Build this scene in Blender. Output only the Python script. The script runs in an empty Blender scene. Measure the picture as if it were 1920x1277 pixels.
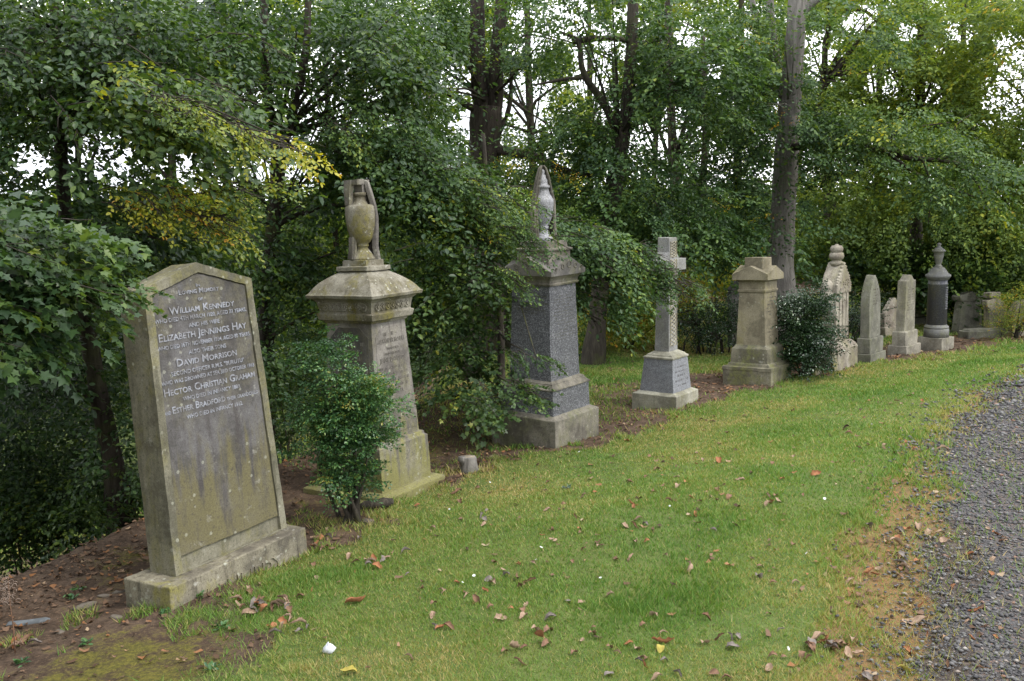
import bpy, bmesh, math, random
import numpy as np
from mathutils import Matrix, Vector
rng = np.random.default_rng(11)
random.seed(5)
scene = bpy.context.scene
COL = scene.collection

# ------------------------------------------------------------------ camera
F, PITCH, ROLL, CZ = 1834.8, math.radians(7.7675), math.radians(1.5461), 1.9
cp, sp, cr, sr = math.cos(PITCH), math.sin(PITCH), math.cos(ROLL), math.sin(ROLL)
def ray(px, py):
    X = (px-960)/F; U = (638.5-py)/F
    x = X*cr+U*sr; u = -X*sr+U*cr
    return np.array([x, cp+u*sp, -sp+u*cp])
def at(px, py, dist):
    d = ray(px, py)
    return d*(dist/d[1])+np.array([0, 0, CZ])
cam = bpy.data.cameras.new('camera'); cam.lens = 36*F/1920; cam.sensor_width = 36; cam.clip_end = 2000
cam.clip_start = .05
co = bpy.data.objects.new('camera', cam); COL.objects.link(co); scene.camera = co
X0, U0 = Vector((1, 0, 0)), Vector((0, sp, cp))
R_, Up = cr*X0-sr*U0, cr*U0+sr*X0
Bk = R_.cross(Up)
co.matrix_world = Matrix(((R_.x, Up.x, Bk.x, 0), (R_.y, Up.y, Bk.y, 0), (R_.z, Up.z, Bk.z, CZ), (0, 0, 0, 1)))

# ------------------------------------------------------------------ numpy noise
def _h(i, j, k, s):
    n = (i*374761393+j*668265263+k*2147483647+s*974711) & 0xffffffff
    n = ((n ^ (n >> 13))*1274126177) & 0xffffffff
    return ((n ^ (n >> 16)) & 0xffff)/65535.0
def vnoise(x, y, z=0.0, s=0):
    x = np.asarray(x, float); y = np.asarray(y, float); z = np.zeros_like(x)+z
    i = np.floor(x).astype(np.int64); j = np.floor(y).astype(np.int64); k = np.floor(z).astype(np.int64)
    a, b, c = x-i, y-j, z-k
    a = a*a*(3-2*a); b = b*b*(3-2*b); c = c*c*(3-2*c)
    def L(p, q, t): return p+(q-p)*t
    v = [L(L(_h(i, j, k+q, s), _h(i+1, j, k+q, s), a), L(_h(i, j+1, k+q, s), _h(i+1, j+1, k+q, s), a), b) for q in (0, 1)]
    return L(v[0], v[1], c)
def fbm(x, y, z=0.0, s=0, o=3):
    r = 0; w = .5; t = 0
    for q in range(o):
        r = r+w*vnoise(np.asarray(x)*2**q, np.asarray(y)*2**q, np.asarray(z)*2**q, s+q); t += w; w *= .5
    return r/t
def sstep(a, b, x):
    t = np.clip((np.asarray(x, float)-a)/(b-a), 0, 1)
    return t*t*(3-2*t)

# ------------------------------------------------------------------ object helpers
def tag(o, label=None, cat=None, group=None, kind=None):
    if label: o['label'] = label
    if cat: o['category'] = cat
    if group: o['group'] = group
    if kind: o['kind'] = kind
    return o
def link(name, me, mats=None, parent=None):
    o = bpy.data.objects.new(name, me); COL.objects.link(o)
    if mats is not None:
        for m in (mats if isinstance(mats, (list, tuple)) else [mats]): me.materials.append(m)
    if parent is not None: o.parent = parent
    return o
def empty(name, loc=(0, 0, 0), mat=None):
    o = bpy.data.objects.new(name, None); COL.objects.link(o); o.empty_display_size = .1
    if mat is not None: o.matrix_world = mat
    else: o.location = loc
    return o
def np_mesh(name, V, Fc, attrs=None, fmat=None, smooth=False):
    """V (n,3); Fc (m,k) ints, all faces the same k; or list of such arrays"""
    me = bpy.data.meshes.new(name)
    Fl = Fc if isinstance(Fc, list) else [Fc]
    V = np.asarray(V, np.float32)
    me.vertices.add(len(V)); me.vertices.foreach_set('co', V.ravel())
    loops = np.concatenate([f.ravel() for f in Fl]).astype(np.int32)
    sizes = np.concatenate([np.full(len(f), f.shape[1]) for f in Fl])
    starts = np.concatenate([[0], np.cumsum(sizes)[:-1]]).astype(np.int32)
    me.loops.add(len(loops)); me.loops.foreach_set('vertex_index', loops)
    me.polygons.add(len(sizes)); me.polygons.foreach_set('loop_start', starts)
    if fmat is not None: me.polygons.foreach_set('material_index', np.asarray(fmat, np.int32))
    me.update(calc_edges=True)
    if smooth: me.polygons.foreach_set('use_smooth', np.ones(len(sizes), bool))
    for k, a in (attrs or {}).items():
        at_ = me.attributes.new(k, 'FLOAT', 'POINT'); at_.data.foreach_set('value', np.asarray(a, np.float32))
    return me

class MB:
    """collects polygons into one mesh"""
    def __init__(s): s.v = []; s.f = []; s.sm = []
    def add(s, vs, fs, smooth=False):
        b = len(s.v); s.v += [tuple(map(float, p)) for p in vs]
        s.f += [tuple(b+i for i in f) for f in fs]; s.sm += [smooth]*len(fs); return s
    def loft(s, lv, n=1):
        """lv: (h,u0,u1,v0,v1) rectangular rings from the bottom up"""
        vs = []
        for h, u0, u1, v0, v1 in lv: vs += [(u0, v0, h), (u1, v0, h), (u1, v1, h), (u0, v1, h)]
        fs = [(3, 2, 1, 0)]
        for k in range(len(lv)-1):
            a = 4*k
            for i in range(4):
                j = (i+1) % 4; fs.append((a+i, a+j, a+4+j, a+4+i))
        a = 4*(len(lv)-1); fs.append((a, a+1, a+2, a+3))
        return s.add(vs, fs)
    def taper(s, U, V, lv):
        """levels (h, inset)"""
        return s.loft([(h, a, U-a, a, V-a) for h, a in lv])
    def box(s, u0, u1, v0, v1, h0, h1): return s.loft([(h0, u0, u1, v0, v1), (h1, u0, u1, v0, v1)])
    def prism(s, poly, v0, v1):
        """polygon in (u,h) (counter-clockwise seen from -v) extruded between v0 (front) and v1"""
        n = len(poly)
        vs = [(u, v0, h) for u, h in poly]+[(u, v1, h) for u, h in poly]
        fs = [tuple(range(n)), tuple(range(2*n-1, n-1, -1))]+[(i, i+n, (i+1) % n+n, (i+1) % n) for i in range(n)]
        return s.add(vs, fs)
    def ring(s, outer, inner, v0, v1):
        n = len(outer)
        vs = [(u, v0, h) for u, h in outer]+[(u, v0, h) for u, h in inner]+[(u, v1, h) for u, h in outer]+[(u, v1, h) for u, h in inner]
        fs = []
        for i in range(n):
            j = (i+1) % n
            fs += [(i, j, n+j, n+i), (2*n+j, 2*n+i, 3*n+i, 3*n+j), (j, i, 2*n+i, 2*n+j), (n+i, n+j, 3*n+j, 3*n+i)]
        return s.add(vs, fs)
    def lathe(s, prof, c=(0, 0), n=32, sx=1, sy=1):
        """prof (h, r) from bottom"""
        vs = []; fs = []
        for h, r in prof:
            for i in range(n):
                t = 2*math.pi*i/n; vs.append((c[0]+r*sx*math.cos(t), c[1]+r*sy*math.sin(t), h))
        for k in range(len(prof)-1):
            for i in range(n):
                j = (i+1) % n; fs.append((k*n+i, k*n+j, k*n+n+j, k*n+n+i))
        fs.append(tuple(range(n-1, -1, -1))); fs.append(tuple(range((len(prof)-1)*n, len(prof)*n)))
        return s.add(vs, fs, True)
    def tube(s, pts, rad, n=8, flat=1.0):
        pts = [Vector(p) for p in pts]; vs = []; fs = []
        for k, p in enumerate(pts):
            d = (pts[min(k+1, len(pts)-1)]-pts[max(k-1, 0)]).normalized()
            ref = Vector((0, 0, 1)) if abs(d.z) < .9 else Vector((1, 0, 0))
            a = d.cross(ref).normalized(); b = d.cross(a)
            r = rad[k] if hasattr(rad, '__len__') else rad
            for i in range(n):
                t = 2*math.pi*i/n; vs.append(p+a*(r*math.cos(t))+b*(r*flat*math.sin(t)))
        for k in range(len(pts)-1):
            for i in range(n):
                j = (i+1) % n; fs.append((k*n+j, k*n+i, k*n+n+i, k*n+n+j))
        fs.append(tuple(range(n))); fs.append(tuple(range(len(pts)*n-1, (len(pts)-1)*n-1, -1)))
        return s.add(vs, fs, True)
    def build(s, name, mat, parent=None, bevel=0.0, seg=2, rough=0.0):
        me = bpy.data.meshes.new(name); me.from_pydata(s.v, [], s.f)
        me.polygons.foreach_set('use_smooth', np.array(s.sm, bool)); me.update()
        if bevel and not any(s.sm) and len(s.f) < 60:      # worn edges: split long edges and wander them a little
            bm = bmesh.new(); bm.from_mesh(me)
            for cut in (6, 3):
                ed = [e_ for e_ in bm.edges if e_.calc_length() > .05*(2.2 if cut == 6 else 1)]
                if ed: bmesh.ops.subdivide_edges(bm, edges=ed, cuts=cut if cut == 3 else 5, use_grid_fill=True)
                if len(bm.verts) > 4000: break
            P = np.array([v.co[:] for v in bm.verts])
            for ax in range(3):
                dsp = (vnoise(P[:, 0]*9, P[:, 1]*9, P[:, 2]*9, 300+ax)-.5)*.0045+(vnoise(P[:, 0]*38, P[:, 1]*38, P[:, 2]*38, 310+ax)-.5)*.0035
                for v, q in zip(bm.verts, dsp): v.co[ax] += float(q)
            bm.to_mesh(me); bm.free()
        o = link(name, me, mat, parent)
        if bevel:
            m = o.modifiers.new('bevel', 'BEVEL'); m.width = bevel; m.segments = seg; m.limit_method = 'ANGLE'; m.angle_limit = math.radians(35)
        return o

# ------------------------------------------------------------------ materials
def new_mat(name):
    m = bpy.data.materials.new(name); m.use_nodes = True; nt = m.node_tree; nt.nodes.clear()
    out = nt.nodes.new('ShaderNodeOutputMaterial')
    return m, nt, out
class NT:
    def __init__(s, nt): s.nt = nt
    def n(s, t, **kw):
        x = s.nt.nodes.new('ShaderNode'+t)
        for k, v in kw.items():
            if k.startswith('i_'): x.inputs[k[2:].replace('_', ' ')].default_value = v
            else: setattr(x, k, v)
        return x
    def l(s, a, b): s.nt.links.new(a, b)
    def noise(s, vec, scale, detail=4, rough=.55, dist=0):
        x = s.n('TexNoise'); x.inputs['Scale'].default_value = scale; x.inputs['Detail'].default_value = detail
        x.inputs['Roughness'].default_value = rough; x.inputs['Distortion'].default_value = dist
        s.l(vec, x.inputs['Vector']); return x.outputs['Fac']
    def ramp(s, fac, lo, hi):
        x = s.n('MapRange'); x.interpolation_type = 'SMOOTHSTEP'
        x.inputs['From Min'].default_value = lo; x.inputs['From Max'].default_value = hi
        s.l(fac, x.inputs['Value']); return x.outputs['Result']
    def mix(s, fac, a, b, mode='MIX'):
        x = s.n('Mix', data_type='RGBA', blend_type=mode)
        if isinstance(fac, (int, float)): x.inputs[0].default_value = fac
        else: s.l(fac, x.inputs[0])
        for v, sock in ((a, x.inputs[6]), (b, x.inputs[7])):
            if isinstance(v, (tuple, list)): sock.default_value = (*v[:3], 1)
            else: s.l(v, sock)
        return x.outputs[2]
    def math(s, op, a, b=None):
        x = s.n('Math', operation=op)
        for v, sock in ((a, x.inputs[0]), (b, x.inputs[1])):
            if v is None: continue
            if isinstance(v, (int, float)): sock.default_value = v
            else: s.l(v, sock)
        return x.outputs[0]
    def mapping(s, vec, sc, loc=(0, 0, 0)):
        x = s.n('Mapping'); x.inputs['Scale'].default_value = sc; x.inputs['Location'].default_value = loc
        s.l(vec, x.inputs['Vector']); return x.outputs[0]
    def attr(s, name):
        x = s.n('Attribute', attribute_name=name); return x.outputs['Fac']

def stone_mat(name, base, alt, lichen=(.24, .22, .06), lich=.5, stain=(.09, .08, .065), stn=.5, white=.3, speck=0.0, sc=1.0, bump=.5, rough=.88, algae=None):
    m, nt, out = new_mat(name); t = NT(nt)
    tc = t.n('TexCoord').outputs['Object']
    off = (random.random()*20, random.random()*20, random.random()*20)
    v = t.mapping(tc, (sc, sc, sc), off)
    n1 = t.noise(v, 3.2, 5, .6); n2 = t.noise(v, 22, 5, .65); n3 = t.noise(v, 130, 3, .7)
    col = t.mix(t.ramp(n1, .38, .60), tuple(min(1, c*1.12) for c in base), tuple(c*.82 for c in alt))
    col = t.mix(t.math('MULTIPLY', t.ramp(n2, .45, .7), .35), col, tuple(c*1.35 for c in base))
    # vertical weather streaks
    vs = t.mapping(tc, (9*sc, 9*sc, .9*sc), off); st = t.noise(vs, 2.0, 5, .6)
    col = t.mix(t.math('MULTIPLY', t.ramp(st, .5, .72), stn), col, stain)
    # lichen and algae patches
    l1 = t.noise(t.mapping(tc, (sc, sc, .55*sc), (off[1], off[2], off[0])), 4.3, 6, .65, .3)
    l2 = t.math('MULTIPLY', t.ramp(l1, .46, .62), lich)
    l2 = t.math('MULTIPLY', l2, t.ramp(n2, .3, .6))
    col = t.mix(l2, col, lichen)
    if algae:      # green growth on the lower part of the stone, with a ragged upper limit
        sx_ = t.n('SeparateXYZ'); t.l(tc, sx_.inputs[0])
        ag = t.ramp(t.math('ADD', sx_.outputs[2], t.math('MULTIPLY', t.math('SUBTRACT', st, .5), 1.6)), algae[1], algae[0])
        col = t.mix(t.math('MULTIPLY', t.math('MULTIPLY', ag, t.ramp(n1, .2, .55)), .8), col, algae[2])
    n4 = t.noise(v, 55, 4, .7)
    col = t.mix(t.math('MULTIPLY', t.ramp(n4, .54, .66), .6), col, stain)
    vo_ = t.n('TexVoronoi'); vo_.inputs['Scale'].default_value = 24*sc; t.l(t.mapping(tc, (sc, sc, sc), off), vo_.inputs['Vector'])
    sp_ = t.n('SeparateColor'); t.l(vo_.outputs['Color'], sp_.inputs[0])
    dot = t.math('MULTIPLY', t.ramp(t.math('ADD', vo_.outputs['Distance'], t.math('MULTIPLY', n4, .25)), .40, .30), t.ramp(sp_.outputs[0], .80, .84))
    col = t.mix(t.math('MULTIPLY', dot, .75*min(1, white+.25)), col, (.36, .36, .29))
    w1 = t.noise(t.mapping(tc, (sc, sc, sc), (off[2], off[0], off[1])), 11, 6, .7, .2)
    col = t.mix(t.math('MULTIPLY', t.ramp(w1, .6, .72), white), col, (.46, .45, .40))
    g = t.ramp(n3, .25, .75)
    col = t.mix(.5, col, t.mix(g, tuple([.27]*3), tuple([.72]*3)), 'OVERLAY')
    if speck:
        vo = t.n('TexVoronoi'); vo.inputs['Scale'].default_value = 170*sc; t.l(v, vo.inputs['Vector'])
        sep = t.n('SeparateColor'); t.l(vo.outputs['Color'], sep.inputs[0])
        col = t.mix(t.math('MULTIPLY', t.ramp(sep.outputs[0], .45, .9), speck), col, (.42, .42, .44))
        col = t.mix(t.math('MULTIPLY', t.ramp(sep.outputs[1], .6, .9), speck), col, (.02, .02, .025))
    p = t.n('BsdfPrincipled'); t.l(col, p.inputs['Base Color']); p.inputs['Roughness'].default_value = rough
    p.inputs['Specular IOR Level'].default_value = .3
    b = t.n('Bump'); b.inputs['Strength'].default_value = bump; b.inputs['Distance'].default_value = .004
    h = t.math('ADD', t.math('MULTIPLY', n3, .5), t.math('ADD', n2, t.math('MULTIPLY', l2, .6)))
    t.l(h, b.inputs['Height']); t.l(b.outputs[0], p.inputs['Normal'])
    t.l(p.outputs[0], out.inputs[0]); return m

def simple_mat(name, c1, c2, scale=20, rough=.85, bump=.3, spec=.3):
    m, nt, out = new_mat(name); t = NT(nt)
    tc = t.n('TexCoord').outputs['Object']
    n1 = t.noise(tc, scale, 5, .6)
    p = t.n('BsdfPrincipled'); t.l(t.mix(t.ramp(n1, .35, .65), c1, c2), p.inputs['Base Color']); p.inputs['Roughness'].default_value = rough
    p.inputs['Specular IOR Level'].default_value = spec
    b = t.n('Bump'); b.inputs['Strength'].default_value = bump; b.inputs['Distance'].default_value = .004
    t.l(n1, b.inputs['Height']); t.l(b.outputs[0], p.inputs['Normal'])
    t.l(p.outputs[0], out.inputs[0]); return m

def tint_mat(name, stops, rough=.5, transl=.3, spec=.35, tcol=1.3):
    """colour by the per-leaf 'tint' attribute"""
    m, nt, out = new_mat(name); t = NT(nt)
    a = t.attr('tint'); r = t.n('ValToRGB'); e = r.color_ramp.elements
    while len(e) < len(stops): e.new(.5)
    for k, (pos, c) in enumerate(stops): e[k].position = pos; e[k].color = (*c, 1)
    t.l(a, r.inputs[0]); c = r.outputs[0]
    p = t.n('BsdfPrincipled'); t.l(c, p.inputs['Base Color']); p.inputs['Roughness'].default_value = rough
    p.inputs['Specular IOR Level'].default_value = spec
    if transl:
        tr = t.n('BsdfTranslucent'); t.l(t.mix(1.0, c, (tcol*1.15, tcol*1.05, tcol*.45), 'MULTIPLY'), tr.inputs[0])
        mx = t.n('MixShader'); mx.inputs[0].default_value = transl
        t.l(p.outputs[0], mx.inputs[1]); t.l(tr.outputs[0], mx.inputs[2]); t.l(mx.outputs[0], out.inputs[0])
    else: t.l(p.outputs[0], out.inputs[0])
    return m

def bark_mat(name, c1, c2, moss=.3, sc=1.0):
    m, nt, out = new_mat(name); t = NT(nt)
    tc = t.n('TexCoord').outputs['Object']
    v = t.mapping(tc, (14*sc, 14*sc, 2.2*sc)); n1 = t.noise(v, 2, 6, .65, .4)
    n2 = t.noise(tc, 3.1*sc, 4, .6); n3 = t.noise(tc, 60*sc, 3, .6)
    col = t.mix(t.ramp(n1, .35, .68), c1, c2)
    col = t.mix(t.math('MULTIPLY', t.ramp(n2, .5, .68), moss), col, (.07, .085, .02))
    p = t.n('BsdfPrincipled'); t.l(col, p.inputs['Base Color']); p.inputs['Roughness'].default_value = .9; p.inputs['Specular IOR Level'].default_value = .2
    b = t.n('Bump'); b.inputs['Strength'].default_value = .8; b.inputs['Distance'].default_value = .02
    t.l(t.math('ADD', n1, t.math('MULTIPLY', n3, .3)), b.inputs['Height']); t.l(b.outputs[0], p.inputs['Normal'])
    t.l(p.outputs[0], out.inputs[0]); return m

# ------------------------------------------------------------------ terrain functions
ROW = np.array([(-9.0, -11.0), (-1.7, 4.56), (-.87, 6.26), (.32, 7.5), (1.5, 8.9), (2.64, 9.87), (4.14, 11.17), (5.3, 11.96), (6.9, 12.9), (16, 15.5), (60, 22)])
EDGE = np.array([(-8, -14), (.2, 1.0), (1.18, 3.28), (1.57, 4.12), (1.82, 4.65), (2.2, 5.33), (2.84, 6.48), (3.46, 7.44), (4.15, 8.33), (4.82, 9.09), (6.5, 10.4), (9, 11.5), (16, 13), (60, 16)])
def sdist(P, x, y):
    """signed distance to polyline (positive on its right) and arc length"""
    x = np.asarray(x, float); y = np.asarray(y, float)
    best = np.full(x.shape, 1e9); sg = np.ones(x.shape); tt = np.zeros(x.shape); acc = 0
    for k in range(len(P)-1):
        a, b = P[k], P[k+1]; d = b-a; L = math.hypot(*d)
        t = np.clip(((x-a[0])*d[0]+(y-a[1])*d[1])/(L*L), 0, 1)
        qx, qy = a[0]+t*d[0], a[1]+t*d[1]
        r = np.hypot(x-qx, y-qy); c = d[0]*(y-a[1])-d[1]*(x-a[0])
        m = r < best
        best = np.where(m, r, best); sg = np.where(m, np.where(c < 0, 1, -1), sg); tt = np.where(m, acc+t*L, tt); acc += L
    return best*sg, tt
T0 = math.hypot(7.3, 15.56)
def gheight(x, y, fine=True):
    x = np.asarray(x, float); y = np.asarray(y, float)
    s, t = sdist(ROW, x, y); t = t-T0
    z = .2*sstep(.2, 2.1, s)
    z = z-.05*sstep(0, .5, -s)
    crest = 1.35+sstep(1, 5.5, t)*1.1+sstep(5, 9, t)*4.5+sstep(9, 16, t)*8
    crest = crest+.5*(vnoise(t*.7, t*0+3.3)-.5)
    d = np.maximum(-s-crest, 0)
    drop = 4.2*(1-np.exp(-d/5.5))
    z = z-drop
    far = np.hypot(x, y)
    z = z+(fbm(x*.5, y*.5, s=3)-.5)*.10*sstep(.3, 1.5, np.abs(s-.6)+0)+(fbm(x*.06, y*.06, s=9)-.5)*2.0*sstep(25, 60, far)
    # mossy mound between the second and third monument
    z = z+.16*np.exp(-(((x+.35)/.7)**2+((y-9.7)/.9)**2))
    z = z-.055*np.exp(-(((x+1.22)/.34)**2+((y-5.35)/.34)**2))
    z = z-.06*np.exp(-(((x+.60)/.36)**2+((y-6.55)/.36)**2))
    if fine: z = z+(fbm(x*3.1, y*3.1, s=5)-.5)*.035+(fbm(x*14, y*14, s=6)-.5)*.012
    return z
def gz1(x, y): return float(gheight(np.array([x]), np.array([y]))[0])
def zones(x, y):
    s, t = sdist(ROW, x, y); t = t-T0
    p, _ = sdist(EDGE, x, y)
    p = p+(fbm(x*2.6, y*2.6, s=21)-.5)*.34+(fbm(x*9, y*9, s=22)-.5)*.12
    nz = (fbm(x*1.7, y*1.7, s=23)-.5); nf = (fbm(x*7, y*7, s=24)-.5)
    b0 = .02+1.0*sstep(.12, -.35, t)+.24*np.exp(-((t-1.5)/.35)**2)+.08*sstep(2.5, 4, t)            # where the lawn begins in front of the row
    wd_ = .14+.30*sstep(.5, -.2, t)
    lawn = sstep(-wd_, wd_, s-b0+nz*(.55+wd_)+nf*(.30+wd_*1.2))
    back = sstep(3.6, 5.2, t)*sstep(.9, 1.5, -s+nz*1.0)*(1-sstep(5.0, 7.5, -s))    # grassy strip behind the far end
    back = np.maximum(back, .8*np.exp(-(((x+.1)/1.0)**2+((y-9.9)/1.2)**2)))
    mead = sstep(9, 14, -s)*.95
    lawn = np.maximum(np.maximum(lawn, back*(1-sstep(.55, .75, nz+.5)*.7)), mead)
    sh = .25*(1-sstep(4.6, 7.0, y)); lawn = lawn*(1-.93*sstep(-.26, .02, p))
    edge = sstep(-.30, -.06, p)*(1-sstep(sh*.8-.02, sh+.16, p))
    p = p-sh; path = sstep(-.10, .10, p)
    return s, t, p, lawn, path, edge
# ------------------------------------------------------------------ world and light
w = bpy.data.worlds.new('World'); scene.world = w; w.use_nodes = True
wt = NT(w.node_tree); w.node_tree.nodes.clear()
SUN_EL, SUN_AZ = math.radians(52), math.radians(112)     # azimuth clockwise from +Y
sky = wt.n('TexSky', sky_type='NISHITA'); sky.sun_disc = False; sky.sun_elevation = SUN_EL; sky.sun_rotation = SUN_AZ
wc = wt.n('TexCoord').outputs['Generated']
cl = wt.noise(wt.mapping(wc, (1, 1, 2.5)), 2.6, 6, .55)
cov = wt.ramp(cl, .22, .42)
cloud = wt.mix(wt.ramp(wt.noise(wt.mapping(wc, (1, 1, 2), (3, 1, 0)), 3.2, 5, .5), .3, .7), (10.5, 11.0, 12.0), (17, 17.2, 17.6))
bg = wt.n('Background'); bg.inputs[1].default_value = .115
wt.l(wt.mix(cov, sky.outputs[0], cloud), bg.inputs[0])
wo = wt.n('OutputWorld'); wt.l(bg.outputs[0], wo.inputs[0])
sl = bpy.data.lights.new('sun', 'SUN'); sl.energy = 1.5; sl.angle = math.radians(12); sl.color = (1, .95, .86)
so = bpy.data.objects.new('sun', sl); COL.objects.link(so)
sd = Vector((math.sin(SUN_AZ)*math.cos(SUN_EL), math.cos(SUN_AZ)*math.cos(SUN_EL), math.sin(SUN_EL)))
so.rotation_euler = sd.to_track_quat('Z', 'Y').to_euler(); so.location = (6, -4, 12)
scene.view_settings.view_transform = 'Standard'; scene.view_settings.look = 'None'
scene.view_settings.exposure = .72; scene.view_settings.gamma = 1
scene.cycles.max_bounces = 6; scene.cycles.diffuse_bounces = 4; scene.cycles.glossy_bounces = 2
scene.cycles.transmission_bounces = 4; scene.cycles.transparent_max_bounces = 4
scene.cycles.caustics_reflective = False; scene.cycles.caustics_refractive = False

# ------------------------------------------------------------------ ground sheet
N = 620
g = np.linspace(-1, 1, N); K = 7.2
wx = np.sinh(g*K)/math.sinh(K)*420+1.3; wy = np.sinh(g*K)/math.sinh(K)*420+6.5
# blend to an even fine grid in the middle
lin = 7.0
def warp(q, c):
    return c+np.where(np.abs(q) < .72, q/.72*lin, np.sign(q)*(lin+(420-lin)*((np.abs(q)-.72)/.28)**3.2+(np.abs(q)-.72)/.28*6))
gx, gy = np.meshgrid(warp(g, 1.6), warp(g, 7.5), indexing='ij')
X, Y = gx.ravel(), gy.ravel()
Z = gheight(X, Y)
s_, t_, p_, lawn_, path_, edge_ = zones(X, Y)
ii = np.arange(N*N).reshape(N, N)
Fq = np.stack([ii[:-1, :-1].ravel(), ii[1:, :-1].ravel(), ii[1:, 1:].ravel(), ii[:-1, 1:].ravel()], 1)
moss_ = sstep(.35, .95, fbm(X*1.1+4, Y*1.1, s=31)+.25*np.exp(-((s_-.45)/.5)**2)*(t_ < .8))
me = np_mesh('ground', np.stack([X, Y, Z], 1), Fq, dict(lawn=lawn_, path=path_, edge=edge_, moss=moss_), smooth=True)
m, nt, out = new_mat('ground_soil_and_turf'); t = NT(nt)
tc = t.n('TexCoord').outputs['Object']
na = t.noise(tc, 1.3, 4); nb = t.noise(tc, 9, 5, .6); nc = t.noise(tc, 55, 4, .65); nd = t.noise(tc, 220, 2, .6)
soil = t.mix(t.ramp(nb, .35, .65), (.065, .044, .031), (.125, .086, .062))
soil = t.mix(t.math('MULTIPLY', t.ramp(nc, .52, .7), .7), soil, (.19, .125, .08))
soil = t.mix(t.math('MULTIPLY', t.ramp(nc, .48, .3), .6), soil, (.03, .02, .014))
turf = t.mix(t.ramp(nb, .3, .7), (.075, .12, .030), (.135, .17, .05))
turf = t.mix(t.math('MULTIPLY', t.ramp(na, .45, .65), .5), turf, (.16, .16, .05))
turf = t.mix(t.math('MULTIPLY', t.ramp(nc, .52, .66), .6), turf, (.15, .12, .05))
turf = t.mix(t.math('MULTIPLY', t.ramp(nd, .5, .62), .7), turf, (.025, .05, .010))
turf = t.mix(t.math('MULTIPLY', t.ramp(nd, .42, .32), .6), turf, (.17, .20, .06))
moss = t.mix(t.ramp(nc, .35, .65), (.07, .075, .010), (.15, .14, .018))
dirt = t.mix(t.ramp(nc, .35, .62), (.055, .045, .040), (.13, .105, .085))
orange = t.mix(t.ramp(nc, .4, .6), (.32, .17, .065), (.18, .15, .05))
orange = t.mix(t.math('MULTIPLY', t.ramp(nd, .45, .6), .6), orange, (.10, .075, .045))
A = lambda k: t.attr(k)
c = t.mix(t.math('MULTIPLY', t.ramp(t.math('ADD', t.math('MULTIPLY', A('moss'), .8), t.math('ADD', t.math('MULTIPLY', t.math('SUBTRACT', nb, .5), 2.2), t.math('SUBTRACT', nc, .5))), .3, 1.0), .75), soil, moss)
c = t.mix(t.ramp(t.math('ADD', A('lawn'), t.math('SUBTRACT', nc, .5)), .35, .6), c, turf)
c = t.mix(t.math('MULTIPLY', t.ramp(t.math('ADD', A('edge'), t.math('MULTIPLY', t.math('SUBTRACT', nb, .5), 1.6)), .35, .8), .7), c, orange)
c = t.mix(t.ramp(t.math('ADD', A('path'), t.math('SUBTRACT', nc, .5)), .4, .7), c, dirt)
p = t.n('BsdfPrincipled'); t.l(c, p.inputs['Base Color']); p.inputs['Roughness'].default_value = .95; p.inputs['Specular IOR Level'].default_value = .15
b = t.n('Bump'); b.inputs['Strength'].default_value = .7; b.inputs['Distance'].default_value = .012
t.l(t.math('ADD', nc, t.math('MULTIPLY', nd, .5)), b.inputs['Height']); t.l(b.outputs[0], p.inputs['Normal']); t.l(p.outputs[0], out.inputs[0])
tag(link('ground', me, m), kind='structure')

# path: a sheet of packed grit just above the ground
dl = []; acc = 0
for k in range(1, len(EDGE)-1):
    a, b_ = EDGE[k], EDGE[k+1]; L = np.hypot(*(b_-a)); n_ = max(2, int(L/.05)); q = np.linspace(0, 1, n_, endpoint=False)[:, None]
    dl.append(a+(b_-a)*q)
dl = np.concatenate(dl); dl = dl[dl[:, 0] < 30]
# smooth the polyline
for _ in range(30): dl[1:-1] = (dl[:-2]+dl[2:]+2*dl[1:-1])/4
tg = np.gradient(dl, axis=0); tg /= np.linalg.norm(tg, axis=1)[:, None]; nr = np.stack([tg[:, 1], -tg[:, 0]], 1)
arc = np.cumsum(np.r_[0, np.hypot(*np.diff(dl, axis=0).T)])
e0 = .25*(1-sstep(4.6, 7.0, dl[:, 1]))+(fbm(arc*2.2, arc*0, s=41)-.5)*.45+(fbm(arc*9, arc*0+2, s=42)-.5)*.16+.10
offs = np.linspace(0, 1, 60)**1.2*2.9
PX = dl[:, None, 0]+nr[:, None, 0]*(e0[:, None]*(1-offs/2.9)+offs); PY = dl[:, None, 1]+nr[:, None, 1]*(e0[:, None]*(1-offs/2.9)+offs)
PZ = gheight(PX.ravel(), PY.ravel())+.006-.012*np.tile(offs == 0, len(dl))
ii = np.arange(len(dl)*60).reshape(len(dl), 60)
Fq = np.stack([ii[:-1, :-1].ravel(), ii[:-1, 1:].ravel(), ii[1:, 1:].ravel(), ii[1:, :-1].ravel()], 1)
me = np_mesh('path', np.stack([PX.ravel(), PY.ravel(), PZ], 1), Fq, smooth=True)
m, nt, out = new_mat('path_grit'); t = NT(nt); tc = t.n('TexCoord').outputs['Object']
vo = t.n('TexVoronoi'); vo.inputs['Scale'].default_value = 85; t.l(tc, vo.inputs['Vector'])
sc_ = t.n('SeparateColor'); t.l(vo.outputs['Color'], sc_.inputs[0])
nb = t.noise(tc, 4, 5, .6); nc = t.noise(tc, 60, 4)
c = t.mix(sc_.outputs[0], (.042, .039, .040), (.10, .095, .095))
c = t.mix(t.math('MULTIPLY', t.ramp(sc_.outputs[1], .8, .95), .6), c, (.16, .09, .06))
c = t.mix(t.math('MULTIPLY', t.ramp(nb, .48, .7), .7), c, (.12, .09, .07))
p = t.n('BsdfPrincipled'); t.l(c, p.inputs['Base Color']); p.inputs['Roughness'].default_value = .8; p.inputs['Specular IOR Level'].default_value = .3
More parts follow.
